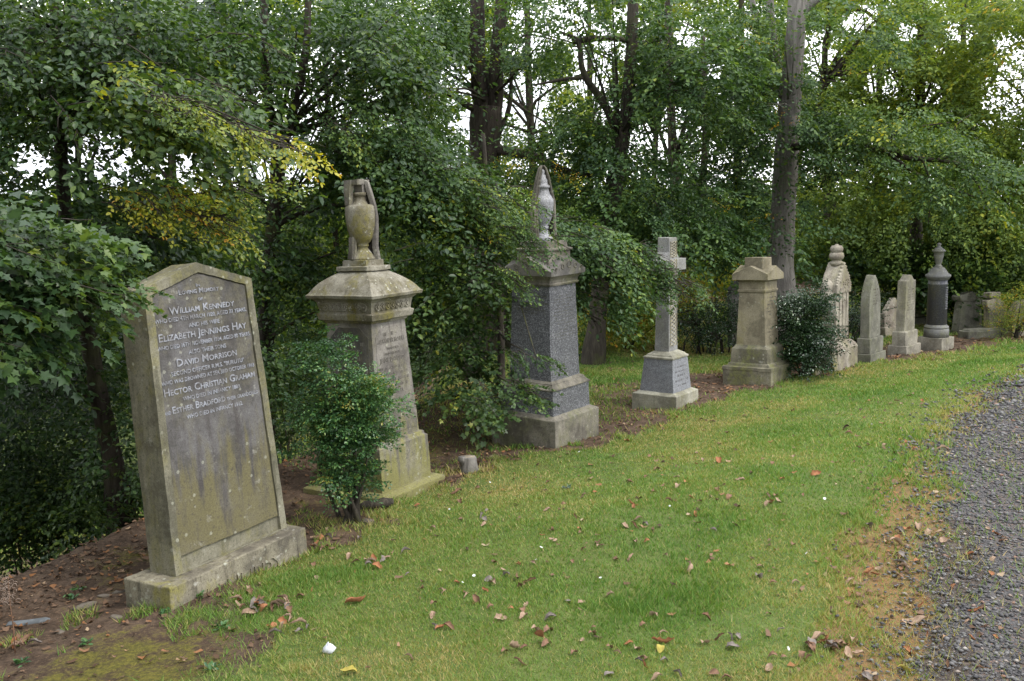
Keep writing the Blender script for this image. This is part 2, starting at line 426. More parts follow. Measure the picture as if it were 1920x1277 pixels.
b = t.n('Bump'); b.inputs['Strength'].default_value = 1; b.inputs['Distance'].default_value = .01; b.invert = True
t.l(vo.outputs['Distance'], b.inputs['Height']); t.l(b.outputs[0], p.inputs['Normal']); t.l(p.outputs[0], out.inputs[0])
tag(link('path', me, m), kind='structure')

# ------------------------------------------------------------------ grass blades, gravel, leaf litter (stuff)
def scatter(n, rmin, rmax, ang0, ang1, pw=1.0):
    u = rng.random(n); r = (rmin**pw+u*(rmax**pw-rmin**pw))**(1/pw)
    a = ang0+(ang1-ang0)*rng.random(n)
    return r*np.sin(a), r*np.cos(a), r
def rotz(a):
    c, s = np.cos(a), np.sin(a); z = np.zeros_like(a); o = np.ones_like(a)
    return np.stack([np.stack([c, -s, z], -1), np.stack([s, c, z], -1), np.stack([z, z, o], -1)], -2)

x, y, r = scatter(1500000, 2.5, 21, -.72, .72, .75)
s_, t_, p_, lawn, pth, edg = zones(x, y)
patch = fbm(x*1.6, y*1.6, s=51); tuft = fbm(x*6, y*6, s=52)
keep = rng.random(len(x)) < lawn*(.55+.45*sstep(.3, .6, patch))+.10*(edg > .4)+.42*(tuft > .56)*(patch > .42)*(r < 8)*(s_ > -.55)*(p_ < 0)
x, y, r, patch, tuft, lawn, s_, t_, p_ = [q[keep] for q in (x, y, r, patch, tuft, lawn, s_, t_, p_)]
n = len(x); z = gheight(x, y)
bare = sstep(.42, .58, fbm(x*.9+7, y*.9, s=53))
hgt = (.011+.009*rng.random(n))*(.85+.35*sstep(.4, .7, tuft))*(1+1.0*(lawn < .9))*(1+.035*r)
hgt *= (1-.15*bare)
lush = .5*np.exp(-((p_+1.1)/.32)**2)*(fbm(x*1.2, y*1.2+5, s=54) > .47)+np.exp(-(((x-.55)/.3)**2+((y-4.0)/.25)**2))+np.exp(-(((x+1.0)/.28)**2+((y-4.95)/.3)**2))
hgt *= 1+.6*lush
wd = .0016*np.maximum(1, r/2.9)*(.7+.7*rng.random(n))
a = rng.random(n)*6.283; lean = (.25+.9*rng.random(n))*hgt; la = rng.random(n)*6.283
dx, dy = np.cos(a)*wd, np.sin(a)*wd
base = np.stack([x, y, z-.003], 1)
V = np.empty((n, 3, 3)); V[:, 0] = base-np.stack([dx, dy, 0*dx], 1); V[:, 1] = base+np.stack([dx, dy, 0*dx], 1)
V[:, 2] = base+np.stack([np.cos(la)*lean, np.sin(la)*lean, hgt], 1)
tint = np.clip(.43+.85*(patch-.5)+.22*rng.standard_normal(n)+.22*bare-.2*lush+.45*(rng.random(n) < .06), 0, 1)
me = np_mesh('grass', V.reshape(-1, 3), np.arange(n*3).reshape(n, 3), dict(tint=np.repeat(tint, 3)))
gm = tint_mat('grass_blades', [(0, (.075, .17, .030)), (.35, (.140, .255, .048)), (.65, (.225, .30, .080)), (.85, (.31, .30, .10)), (1, (.46, .37, .18))], .6, .35, .25, 1.1)
tag(link('grass', me, gm), kind='stuff')

# gravel on the path: small angular stones
x, y, r = scatter(170000, 2.5, 13, -.1, .74, .7)
s_, t_, p_, lawn, pth, edg = zones(x, y)
keep = rng.random(len(x)) < np.where(p_ > .02, .9, np.exp(-((p_-.02)/.22)**2)*.5)
x, y, r, p_ = x[keep], y[keep], r[keep], p_[keep]; n = len(x)
sz = (.0036+.0095*rng.random(n)**2.8)*np.maximum(1, r/5)
oct_ = np.array([(1, 0, 0), (0, 1, 0), (-1, 0, 0), (0, -1, 0), (.1, .1, .7), (-.1, 0, -.6)])
O = oct_[None]*(.65+.7*rng.random((n, 6, 1)))*sz[:, None, None]
V = np.einsum('nij,nkj->nki', rotz(rng.random(n)*6.283), O*np.array([1.25, .85, .8]))
V += np.stack([x, y, gheight(x, y)+.006+sz*.25], 1)[:, None]
tri = np.array([(0, 1, 4), (1, 2, 4), (2, 3, 4), (3, 0, 4), (1, 0, 5), (2, 1, 5), (3, 2, 5), (0, 3, 5)])
Fc = (tri[None]+np.arange(n)[:, None, None]*6).reshape(-1, 3)
tint = np.where(rng.random(n) < .05, .75+.25*rng.random(n), .7*rng.random(n))
gvm = tint_mat('gravel_stones', [(0, (.045, .044, .047)), (.4, (.085, .082, .084)), (.7, (.17, .165, .162)), (.8, (.20, .11, .075)), (1, (.32, .30, .27))], .75, 0, .35)
tag(link('gravel', np_mesh('gravel', V.reshape(-1, 3), Fc, dict(tint=np.repeat(tint, 6))), gvm), kind='stuff')

# litter: crumpled leaf scraps on the soil
x, y, r = scatter(120000, 2.6, 20, -.85, .80, .8)
s_, t_, p_, lawn, pth, edg = zones(x, y)
cl_ = sstep(.38, .65, fbm(x*1.3, y*1.3, s=61))
pr = (1-lawn)*(p_ < -.5)*(.25+.75*cl_)*np.where(s_ < 0, .9, .5)+lawn*.035+edg*.22
pr *= np.where((t_ < .6) & (s_ > -.35), .22, 1)
keep = rng.random(len(x)) < pr
x, y, r = x[keep], y[keep], r[keep]; n = len(x)
sz = (.006+.016*rng.random(n)**1.8)*np.maximum(1, r/8)
q = np.array([(-1, -.5, .1), (0, -.6, -.05), (1, -.25, .35), (1, .3, .1), (0, .55, .0), (-1, .4, .3)])
O = q[None]*sz[:, None, None]*(.7+.6*rng.random((n, 6, 1)))
O[:, :, 2] += rng.standard_normal((n, 6))*sz[:, None]*.22
V = np.einsum('nij,nkj->nki', rotz(rng.random(n)*6.283), O)+np.stack([x, y, gheight(x, y)+.006+sz*.2], 1)[:, None]
Fc = (np.array([(0, 1, 4, 5), (1, 2, 3, 4)])[None]+np.arange(n)[:, None, None]*6).reshape(-1, 4)
tint = rng.random(n)
lm = tint_mat('leaf_litter', [(0, (.045, .028, .018)), (.4, (.11, .065, .04)), (.7, (.19, .12, .08)), (.9, (.26, .12, .05)), (1, (.36, .28, .19))], .8, .1, .2)
tag(link('leaf_litter', np_mesh('leaf_litter', V.reshape(-1, 3), Fc, dict(tint=np.repeat(tint, 6))), lm), kind='stuff')
# ------------------------------------------------------------------ monuments
def stone_frame(x, y, z, th, tu=0, tv=0):
    th = math.radians(th)
    u = Vector((math.cos(th), math.sin(th), 0)); W = (Vector((0, 0, 1))+tu*u+tv*Vector((-math.sin(th), math.cos(th), 0))).normalized()
    u2 = (u-W*u.dot(W)).normalized(); v2 = W.cross(u2)
    return Matrix(((u2.x, v2.x, W.x, x), (u2.y, v2.y, W.y, y), (u2.z, v2.z, W.z, z), (0, 0, 0, 1)))
def monument(name, label, cat, fr):
    e = empty(name, mat=stone_frame(*fr)); tag(e, label, cat, 'headstones and monuments in the row' if fr else None); return e

_tc = {}
def text_geo(s, small=True):
    cu = bpy.data.curves.new('t', 'FONT'); cu.body = s; cu.resolution_u = 2; cu.extrude = .0; cu.small_caps_scale = .74; cu.offset = .012
    if small:
        for c in cu.body_format: c.use_small_caps = True
    o = bpy.data.objects.new('t', cu); COL.objects.link(o)
    bpy.context.view_layer.update()
    me = o.to_mesh()
    V = np.array([v.co[:] for v in me.vertices]); Fs = [tuple(p.vertices) for p in me.polygons]
    o.to_mesh_clear(); bpy.data.objects.remove(o); bpy.data.curves.remove(cu)
    return V, Fs
def text_line(mb, s, u0, u1, h, cap, v0, dep, small=True, slope=0.0):
    """letters on the plane v=v0, standing dep towards -v"""
    V, Fs = text_geo(s, small)
    if not len(V): return
    x0, x1 = V[:, 0].min(), V[:, 0].max(); k = (u1-u0)/(x1-x0); kc = cap/.70
    P = [(u0+(x-x0)*k, h+y*kc+slope*((x-x0)*k)) for x, y in V[:, :2]]
    n = len(P)
    edges = {}
    for f in Fs:
        for i in range(len(f)):
            a, b = f[i], f[(i+1) % len(f)]; edges[(a, b)] = 1
    fs = [f for f in Fs]+[(b, a, a+n, b+n) for (a, b) in edges if (b, a) not in edges]
    mb.add([(u, v0-dep, hh) for u, hh in P]+[(u, v0+.001, hh) for u, hh in P], fs)
def worn_rows(mb, u0, u1, h1, h0, rows, v, slope=0.0, seed=0, cap=.6, th=.001):
    """weathered lettering too worn to read: short incised strokes in rows"""
    r = random.Random(seed)
    for k in range(rows):
        hb = h1-(h1-h0)*(k+1)/rows; H = (h1-h0)/rows*cap*(1.15 if r.random() < .3 else .8)
        ins = (u1-u0)*r.choice((.02, .06, .12, .22)); u = u0+ins
        while u < u1-ins:
            wd = H*(.35+.4*r.random())
            if r.random() < .86:
                k2 = r.random(); sw = max(.0022, H*.14)
                if k2 < .75: mb.box(u, u+sw, v-th, v+.001, hb, hb+H)
                if k2 > .3: mb.box(u, u+wd, v-th*.8, v+.0012, hb+H*(.86 if k2 < .6 else .42), hb+H*(1.0 if k2 < .6 else .56))
                if k2 < .45: mb.box(u+wd*.8, u+wd*.8+sw, v-th*.7, v+.0014, hb+.001, hb+H*.97)
            u += wd*1.35
def ts(v0, h0, v1, h1, V): return V

TAN = stone_mat('tan_sandstone', (.18, .168, .125), (.12, .112, .08), lichen=(.165, .15, .04), lich=.55, stain=(.075, .07, .045), stn=.65, white=.45)
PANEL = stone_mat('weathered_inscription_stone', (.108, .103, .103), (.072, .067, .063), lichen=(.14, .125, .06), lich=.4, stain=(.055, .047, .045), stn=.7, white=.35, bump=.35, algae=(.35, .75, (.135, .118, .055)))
LEAD = simple_mat('pale_lead_letters', (.29, .30, .34), (.17, .165, .17), 28, .6, .1, .4)
# --- first stone: tall pointed headstone leaning back
e = monument('headstone', 'tall pointed tan headstone leaning back, covered in raised lead lettering, nearest of the row', 'headstone', (-1.7, 4.563, 0, 61.2))
PL1 = stone_mat('plinth_sandstone', (.21, .19, .14), (.13, .115, .09), lichen=(.23, .21, .04), lich=.7, stain=(.06, .05, .04), stn=.85, white=.7)
MB().loft([(-.32, 0, 1.01, 0, .33), (.105, 0, 1.005, 0, .325)]).build('base', PL1, e, .007)
mb = MB()
text_line(mb, 'KENNEDY', .235, .80, -.046, .064, .001, .008, False)
mb.build('raised_lettering', PL1, e, 0)
W1 = Vector((0, .083, 1)).normalized()
slab = empty('slab_pivot'); bpy.data.objects.remove(slab)
# slab is tilted back relative to the base: build in its own tilted coordinates
TILT = Matrix.Translation((.125, .095, .105)) @ Matrix.Rotation(-.083, 4, 'X')
def tilt(mb):
    mb.v = [tuple(TILT @ Vector(p)) for p in mb.v]; return mb
out5 = [(.0, 0), (.825, 0), (.785, 1.443), (.401, 1.558), (.040, 1.443)]
in5 = [(.048, .085), (.776, .085), (.738, 1.413), (.405, 1.507), (.090, 1.413)]
in6 = [(.046, .004), (.779, .004), (.738, 1.413), (.405, 1.507), (.090, 1.413)]
body = tilt(MB().prism(out5, .018, .182)).build('slab', TAN, e, .004)
tilt(MB().ring(out5, in6, -.004, .0185)).build('border', TAN, e, .004)
tilt(MB().prism([(.050, .086), (.774, .086), (.735, 1.410), (.405, 1.503), (.093, 1.410)], .004, .022)).build('inscription_panel', PANEL, e, .003)
mb = MB(); pv, dp = .0045, .0035
L1 = [('In', .385, .412, 1.432, .016), ('Loving Memory', .262, .541, 1.399, .026), ('of', .385, .420, 1.358, .020), ('William Kennedy', .185, .640, 1.305, .037),
      ('WHO DIED 4TH MARCH 1920, AGED 77 YEARS.', .086, .724, 1.268, .021), ('AND HIS WIFE', .301, .516, 1.227, .021), ('Elizabeth Jennings Hay', .097, .708, 1.175, .040),
      ('WHO DIED 16TH NOVEMBER 1934, AGED 80 YEARS.', .080, .731, 1.132, .021), ('ALSO THEIR SONS', .277, .541, 1.090, .021), ('David Morrison', .190, .611, 1.038, .038),
      ('SECOND OFFICER R.M.S. "BURUTU"', .146, .659, .994, .022), ('WHO WAS DROWNED AT SEA 3RD OCTOBER 1918', .076, .731, .956, .021), ('Hector Christian Graham', .084, .727, .900, .038),
      ('WHO DIED IN INFANCY 1889.', .200, .610, .858, .021), ('AND', .071, .112, .807, .017), ('Esther Bradford', .123, .486, .806, .036), ('THEIR GRANDCHILD', .497, .735, .804, .019),
      ('WHO DIED IN INFANCY 1912.', .208, .609, .763, .021)]
for s, u0, u1, h, c in L1: text_line(mb, s, u0, u1, h, c, pv, dp)
tilt(mb).build('inscription', LEAD, e)

# --- second: tapering pedestal with a draped urn on a domed cap
S2 = stone_mat('greenish_sandstone', (.19, .175, .155), (.135, .122, .11), lichen=(.17, .165, .04), lich=.3, stain=(.075, .065, .06), stn=.65, white=.4, algae=(.1, .5, (.20, .19, .06)))
S2C = stone_mat('mossy_cap_sandstone', (.22, .205, .165), (.13, .115, .075), lichen=(.17, .15, .035), lich=.85, stain=(.06, .05, .03), stn=.5, white=1.0, sc=1.2)
INC = simple_mat('incised_letters', (.10, .09, .07), (.15, .135, .11), 80)
e = monument('urn_monument', 'greenish stone pedestal under a draped urn with a squared broken top, behind the small bush', 'monument', (-.872, 6.264, 0, 58.5, .001, .011))
U, V_ = .70, .725
MB().taper(U, V_, [(-.30, 0), (0, 0), (.022, .045)]).build('plinth', S2, e, .005)
MB().taper(U, V_, [(.015, .071), (.315, .081), (.322, .095), (.342, .100), (.349, .122)]).build('base', S2, e, .004)
MB().taper(U, V_, [(.345, .122), (1.157, .168)]).build('shaft', S2, e, .004)
a0, a1 = .122, .168
def face_panel(mb, U, h0, h1, ia0, ia1, wdt, v_of, proud):
    pass
# raised margins on the two visible faces (front and left), set 3 mm proud
def front_plate(name, mat, parent, U, V, hA, aA, hB, aB, m, th, side='f', arch=False):
    """plate lying on the sloping front (v small) or left (u small) face between heights, m = margin"""
    lo, hi = hA+m, hB-m
    def ins(h): return aA+(aB-aA)*(h-hA)/(hB-hA)
    if side == 'f':
        P = [(ins(lo)+m, ins(lo), lo), (U-ins(lo)-m, ins(lo), lo), (U-ins(hi)-m, ins(hi), hi), (ins(hi)+m, ins(hi), hi)]
        d = Vector((0, -th, 0))
    else:
        P = [(ins(lo), V-ins(lo)-m, lo), (ins(lo), ins(lo)+m, lo), (ins(hi), ins(hi)+m, hi), (ins(hi), V-ins(hi)-m, hi)]
        d = Vector((-th, 0, 0))
    P = [Vector(p) for p in P]
    if arch:
        q = .09; n = []
        n = [P[0], P[1], P[2]-(P[2]-P[1])*q, P[2]+(P[3]-P[2])*.22, P[3]+(P[2]-P[3])*.22, P[3]-(P[3]-P[0])*q]; P = n
    k = len(P)
    return MB().add([p+d for p in P]+[p-d for p in P], [tuple(range(k))]+[(i, i+k, (i+1) % k+k, (i+1) % k) for i in range(k)]).build(name, mat, parent, .002)
front_plate('inscription_panel', S2, e, U, V_, .349, .122, 1.157, .168, .035, .003, 'f', True)
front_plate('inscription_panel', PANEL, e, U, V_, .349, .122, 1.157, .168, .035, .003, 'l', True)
def on_front(mb, V, hA, aA, hB, aB):   # shear letters drawn on v=0 on to the sloping front face
    mb.v = [(u, v+aA+(aB-aA)*(h-hA)/(hB-hA), h) for u, v, h in mb.v]; return mb
def on_left(mb, V, hA, aA, hB, aB):
    mb.v = [(v+aA+(aB-aA)*(h-hA)/(hB-hA), V-u, h) for u, v, h in mb.v]; return mb
mb = MB()
text_line(mb, 'ALEXANDER McNEILL', .205, .505, 1.008, .030, -.004, .0012)
text_line(mb, 'WHO DIED', .30, .43, .915+.045, .016, -.004, .0012)
text_line(mb, 'AND HIS WIFE', .27, .45, .925, .016, -.004, .0012)
text_line(mb, 'JEANIE DAVIDSON', .215, .495, .878, .030, -.004, .0012)
text_line(mb, 'ALEXANDER', .27, .44, .655, .026, -.004, .0012)
worn_rows(mb, .20, .51, .865, .70, 4, -.0035, seed=2); worn_rows(mb, .20, .51, .64, .47, 4, -.0035, seed=3)
worn_rows(mb, .27, .43, 1.09, 1.055, 1, -.0035, seed=4)
on_front(mb, V_, .349, .122, 1.157, .168).build('inscription', simple_mat('faint_letters', (.12, .11, .10), (.17, .155, .13), 80), e)
mb = MB(); worn_rows(mb, .19, .53, 1.05, .60, 9, -.0035, seed=9)
on_left(mb, V_, .349, .122, 1.157, .168).build('inscription', simple_mat('worn_letters', (.15, .135, .12), (.19, .175, .15), 80), e)
MB().taper(U, V_, [(1.150, .158), (1.168, .150), (1.172, .128), (1.215, .118), (1.222, .135), (1.232, .135)]).build('neck_moulding', S2C, e, .003)
MB().taper(U, V_, [(1.228, .136), (1.300, .122)]).build('frieze', S2C, e, .002)
for side in (0, 1):      # carved scroll and flower band
    mb = MB()
    for i in range(7):
        L = (U, V_)[side]; c = .165+(L-.33)*(i+.5)/7; vv = .129
        for q in range(9):
            t = q/9*6.283
            r = .021; pu, ph = c+r*math.cos(t), 1.264+r*math.sin(t); 
            b = .0055
            if side == 0: mb.box(pu-b, pu+b, vv-.008, vv+.004, ph-b, ph+b)
            else: mb.box(vv-.008, vv+.004, pu-b, pu+b, ph-b, ph+b)
        b = .009
        if side == 0: mb.box(c-b, c+b, vv-.012, vv+.003, 1.264-b, 1.264+b)
        else: mb.box(vv-.012, vv+.003, c-b, c+b, 1.264-b, 1.264+b)
    mb.build('carved_band', S2C, e)
lv = [(1.298, .118), (1.315, .10), (1.325, .075), (1.346, .068), (1.352, .078)]
for q in range(1, 10):  # ogee dome
    f = q/9; h = 1.352+.150*f; lv.append((h, .078+(.175*(f**.9))-.035*math.sin(f*math.pi)*(1.0-.2*f)+ (.0 if f < 1 else 0)))
lv += [(1.503, .245)]
MB().taper(U, V_, lv).build('cap', S2C, e, .003)
MB().taper(U, V_, [(1.500, .225), (1.530, .225), (1.531, .256), (1.572, .258)]).build('urn_base', S2C, e, .003)
cu, cv = .35, .3625
prof = [(1.57, .088), (1.585, .088), (1.592, .080), (1.61, .070), (1.635, .048), (1.660, .038), (1.664, .046), (1.674, .046), (1.680, .040), (1.695, .062), (1.73, .080), (1.78, .094), (1.84, .102), (1.905, .104), (1.935, .100), (1.946, .088), (1.95, .056), (1.975, .044), (2.005, .040), (2.010, .050), (2.03, .050)]
MB().lathe(prof, (cu, cv), 36).build('urn', S2C, e)
mb = MB()   # broken folded cloth over the neck
mb.loft([(1.945, cu-.085, cu-.045, cv+.02, cv+.060), (2.03, cu-.088, cu-.045, cv+.015, cv+.062), (2.112, cu-.082, cu-.040, cv+.0, cv+.062)])
mb.loft([(2.082, cu-.066, cu+.05, cv-.04, cv+.055), (2.115, cu-.074, cu+.062, cv-.045, cv+.060)])
mb.loft([(1.985, cu+.0, cu+.035, cv-.03, cv+.03), (2.085, cu-.01, cu+.045, cv-.035, cv+.04)])
def cloth(mb, path, w0, w1, c, folds=5, th=.02, n=26, amp=.011):
    """hanging cloth: path of (angle, radius, h) rows, each a ribbon of folds"""
    rows = []
    for k, (ang, rad, h, half) in enumerate(path):
        row = []
        for i in range(n+1):
            f = i/n; t = ang+(f-.5)*2*half; r = rad+amp*math.sin(f*folds*math.pi*2+h*3)
            row.append((c[0]+r*math.cos(t), c[1]+r*math.sin(t), h))
        rows.append(row)
    vs = [p for r in rows for p in r]; m = n+1; fs = []
    for k in range(len(rows)-1):
        for i in range(n): fs.append((k*m+i, k*m+i+1, (k+1)*m+i+1, (k+1)*m+i))
    b = len(vs)
    for p in list(vs):
        dx, dy = p[0]-c[0], p[1]-c[1]; L = math.hypot(dx, dy) or 1; vs.append((p[0]-dx/L*th, p[1]-dy/L*th, p[2]))
    fs += [tuple(b+i for i in reversed(f)) for f in fs]
    for k in range(len(rows)-1):
        for i in (0, n): fs.append((k*m+i, (k+1)*m+i, b+(k+1)*m+i, b+k*m+i))
    for i in range(n):
        fs.append((i, b+i, b+i+1, i+1)); q = (len(rows)-1)*m; fs.append((q+i, q+i+1, b+q+i+1, b+q+i))
    mb.add(vs, fs, True)
cloth(mb, [(-.45, .02, 2.122, .9), (-.45, .065, 2.10, .9), (-.42, .085, 2.03, .95), (-.38, .108, 1.94, .85), (-.35, .115, 1.86, .82), (-.35, .112, 1.76, .8), (-.35, .105, 1.66, .8), (-.35, .118, 1.56, .7)], 0, 0, (cu, cv), 4, .028, 30, .007)
cloth(mb, [(2.6, .060, 1.76, .5), (2.6, .085, 1.72, .6), (2.6, .088, 1.65, .6), (2.6, .100, 1.58, .6)], 0, 0, (cu, cv), 3, .022, 20, .005)
mb.build('drapery', S2, e, .004)

# --- third: dark granite pedestal with gabled cap and draped urn
GR = stone_mat('dark_grey_granite', (.058, .060, .067), (.078, .080, .087), lichen=(.12, .12, .10), lich=.12, stain=(.05, .05, .055), stn=.3, white=.06, speck=.35, bump=.15, rough=.55)
GRL = stone_mat('pale_grey_granite', (.20, .205, .22), (.25, .25, .26), lichen=(.2, .19, .12), lich=.15, stain=(.13, .13, .13), stn=.3, white=.1, speck=.4, bump=.15, rough=.6)
BR = stone_mat('brown_sandstone', (.17, .155, .125), (.11, .10, .08), lichen=(.12, .13, .045), lich=.45, stain=(.06, .055, .05), stn=.6, white=.25)
BRD = stone_mat('carved_brown_stone', (.13, .12, .11), (.09, .085, .08), lichen=(.15, .15, .06), lich=.3, stain=(.05, .045, .04), stn=.5, white=.15)
e = monument('urn_monument', 'dark granite pedestal with gabled cap and pale shrouded urn, half hidden by branches', 'monument', (.318, 7.504, 0, 52.7, -.013, -.022))
U, V_ = .642, .639
MB().taper(U, V_, [(-.3, 0), (.222, 0), (.248, .05)]).build('base', BR, e, .005)
MB().taper(U, V_, [(.245, .053), (.262, .055), (.448, .060)]).build('pedestal', GR, e, .003)
MB().taper(U, V_, [(.445, .052), (.455, .052), (.475, .075), (.490, .085), (.497, .085), (.512, .112)]).build('moulding', BR, e, .003)
MB().taper(U, V_, [(.508, .114), (1.273, .136)]).build('shaft', GR, e, .003)
front_plate('inscription_panel', GRL if False else GR, e, U, V_, .515, .114, 1.273, .136, .02, .002, 'f')
mb = MB(); worn_rows(mb, .175, .465, 1.20, .83, 15, -.0025, seed=21, cap=.5)
on_front(mb, V_, .512, .114, 1.273, .136).build('inscription', simple_mat('dull_gilt_letters', (.16, .155, .14), (.11, .11, .11), 80), e)
mb = MB(); worn_rows(mb, .15, .50, 1.21, 1.04, 6, -.0012, seed=22, cap=.5)
on_left(mb, V_, .512, .114, 1.273, .136).build('inscription', simple_mat('mossy_letters', (.10, .10, .075), (.07, .07, .06), 80), e)
MB().taper(U, V_, [(1.268, .120), (1.286, .112), (1.292, .122), (1.315, .118), (1.345, .095), (1.352, .080)]).build('neck_moulding', BR, e, .003)
def gabled_cap(U, V, a, h0, h1, hp, name, mat, parent, bev=.003):
    """block with a gable on each of its four faces"""
    u0, u1, v0, v1 = a, U-a, a, V-a; uc, vc = U/2, V/2
    vs = [(u0, v0, h0), (u1, v0, h0), (u1, v1, h0), (u0, v1, h0), (u0, v0, h1), (u1, v0, h1), (u1, v1, h1), (u0, v1, h1), (uc, v0, hp), (u1, vc, hp), (uc, v1, hp), (u0, vc, hp), (uc, vc, hp)]
    fs = [(3, 2, 1, 0), (0, 1, 5, 8, 4), (1, 2, 6, 9, 5), (2, 3, 7, 10, 6), (3, 0, 4, 11, 7), (4, 8, 12), (8, 5, 12), (5, 9, 12), (9, 6, 12), (6, 10, 12), (10, 7, 12), (7, 11, 12), (11, 4, 12)]
    return MB().add(vs, fs).build(name, mat, parent, bev)
gabled_cap(U, V_, .075, 1.350, 1.388, 1.500, 'gabled_cap', BRD, e)
mb = MB()   # carved knots in the gables
for side in (0, 1):
    for i, (c, r) in enumerate([(.30, .013), (.325, .026), (.5, .040), (.675, .026), (.70, .013)]):
        L = U; cc = .075+(U-.15)*((i+.75)/5.5); hh = 1.405+.016*(2-abs(i-2)); rr = (.012, .019, .028, .019, .012)[i]
        ringp = [((cc+rr*math.cos(q_/10*6.283), .0735, hh+rr*math.sin(q_/10*6.283)) if side == 0 else (.0735, cc+rr*math.cos(q_/10*6.283), hh+rr*math.sin(q_/10*6.283))) for q_ in range(11)]
        mb.tube(ringp, .0035, 5)
mb.build('carved_knotwork', BR, e)
MB().taper(U, V_, [(1.40, .165), (1.535, .165), (1.540, .150), (1.556, .150), (1.562, .180), (1.615, .185)]).build('urn_base', BR, e, .004)
cu, cv = .321, .3195
prof = [(h_, r_*.72) for h_, r_ in [(1.612, .115), (1.635, .115), (1.645, .10), (1.67, .075), (1.695, .055), (1.705, .05), (1.71, .062), (1.728, .062), (1.733, .05), (1.755, .075), (1.80, .098), (1.86, .114), (1.915, .120), (1.945, .118), (1.948, .112), (1.965, .100), (1.985, .080), (2.01, .070), (2.03, .066), (2.034, .080), (2.050, .080), (2.056, .060), (2.075, .055), (2.10, .052), (2.108, .040), (2.135, .034), (2.142, .02), (2.16, .028), (2.175, .02), (2.182, .005)]]
MB().lathe(prof, (cu, cv), 36).build('urn', GRL, e)
mb = MB()
for an in (-.35, 2.55):
    cloth(mb, [(an, .010, 2.212, 1.4), (an, .030, 2.19, 1.15), (an, .052, 2.12, .85), (an, .074, 2.01, .75), (an, .094, 1.93, .68), (an, .098, 1.84, .66), (an, .098, 1.74, .7), (an, .104, 1.66, .8), (an, .108, 1.62, .8)], 0, 0, (cu, cv), 4, .018, 26, .006)
mb.build('drapery', BR, e)

# --- fourth: granite cross with a knotwork face
e = monument('cross_monument', 'pale granite cross with carved knotwork down its front, standing on a tapered grey block', 'cross', (1.507, 8.917, 0, 55, .008, -.015))
CRM = stone_mat('cream_moulding_stone', (.30, .29, .235), (.21, .20, .155), lichen=(.19, .18, .08), lich=.5, stain=(.15, .14, .11), stn=.4, white=.4)
GRB = stone_mat('blue_grey_granite', (.17, .18, .20), (.21, .215, .235), lichen=(.2, .2, .15), lich=.1, stain=(.12, .12, .13), stn=.2, white=.05, speck=.35, bump=.15, rough=.6)
GRT = stone_mat('grey_cross_granite', (.23, .23, .225), (.19, .185, .175), lichen=(.2, .2, .1), lich=.25, stain=(.13, .12, .11), stn=.35, white=.15, speck=.25, bump=.2, rough=.75)
U, V_ = .501, .461
MB().taper(U, V_, [(-.25, 0), (.108, 0), (.130, .045)]).build('base', CRM, e, .004)
MB().taper(U, V_, [(.128, .055), (.440, .084)]).build('pedestal', GRB, e, .003)
MB().taper(U, V_, [(.438, .075), (.455, .075), (.468, .098), (.474, .098), (.505, .152)]).build('moulding', CRM, e, .004)
MB().taper(U, V_, [(.502, .156), (1.576, .171)]).build('shaft', GRT, e, .004)
va, vb = .162, .299
MB().box(-.035, .167, va+.004, vb-.004, 1.262, 1.372).build('arm', GRT, e, .004)
MB().box(.334, .535, va+.004, vb-.004, 1.262, 1.372).build('arm', GRT, e, .004)
mb = MB()
for sx in (-1, 1):   # little rounded brackets in the angles
    for up, hh in ((-1, 1.262), (1, 1.372)):
        cx = .2505+sx*.083
        mb.prism([(cx, hh), (cx+sx*.07, hh), (cx+sx*.03, hh+up*.03), (cx, hh+up*.07)][::(1 if sx*up > 0 else -1)], va+.012, vb-.012)
mb.build('bracket', GRT, e)
mb = MB()
def knot(mb, u0, u1, h0, h1, v, period, w=.0065, d=.006, nst=2):
    """interlaced strands running up a face"""
    uc = (u0+u1)/2; A_ = (u1-u0)/2-w; n = int((h1-h0)/period*14)
    for ph in (0, math.pi, math.pi/2, -math.pi/2)[:nst*2]:
        pts = []
        for i in range(n+1):
            h = h0+(h1-h0)*i/n; t = (h-h0)/period*2*math.pi+ph
            pts.append((uc+A_*math.sin(t), v-.001-.003*math.cos(2*t), h))
        mb.tube(pts, w*.62, 4)
    for (a, b) in ((u0-.004, u0+.001), (u1-.001, u1+.004)): mb.box(a, b, v-d, v+.002, h0, h1)
knot(mb, .186, .315, .55, .86, .1575, .15); knot(mb, .187, .314, .87, 1.16, .1625, .15); knot(mb, .188, .313, 1.39, 1.54, .168, .10); knot(mb, .188, .313, 1.20, 1.37, .166, .12)
mb.build('knotwork_panel', stone_mat('carved_cream_granite', (.38, .34, .25), (.28, .26, .2), lich=.2, white=.2), e)
mb = MB(); worn_rows(mb, .10, .40, .40, .18, 5, -.001, seed=33, cap=.4)
on_front(mb, V_, .134, .055, .44, .084).build('inscription', simple_mat('grey_letters', (.15, .15, .16), (.2, .2, .2), 80), e)

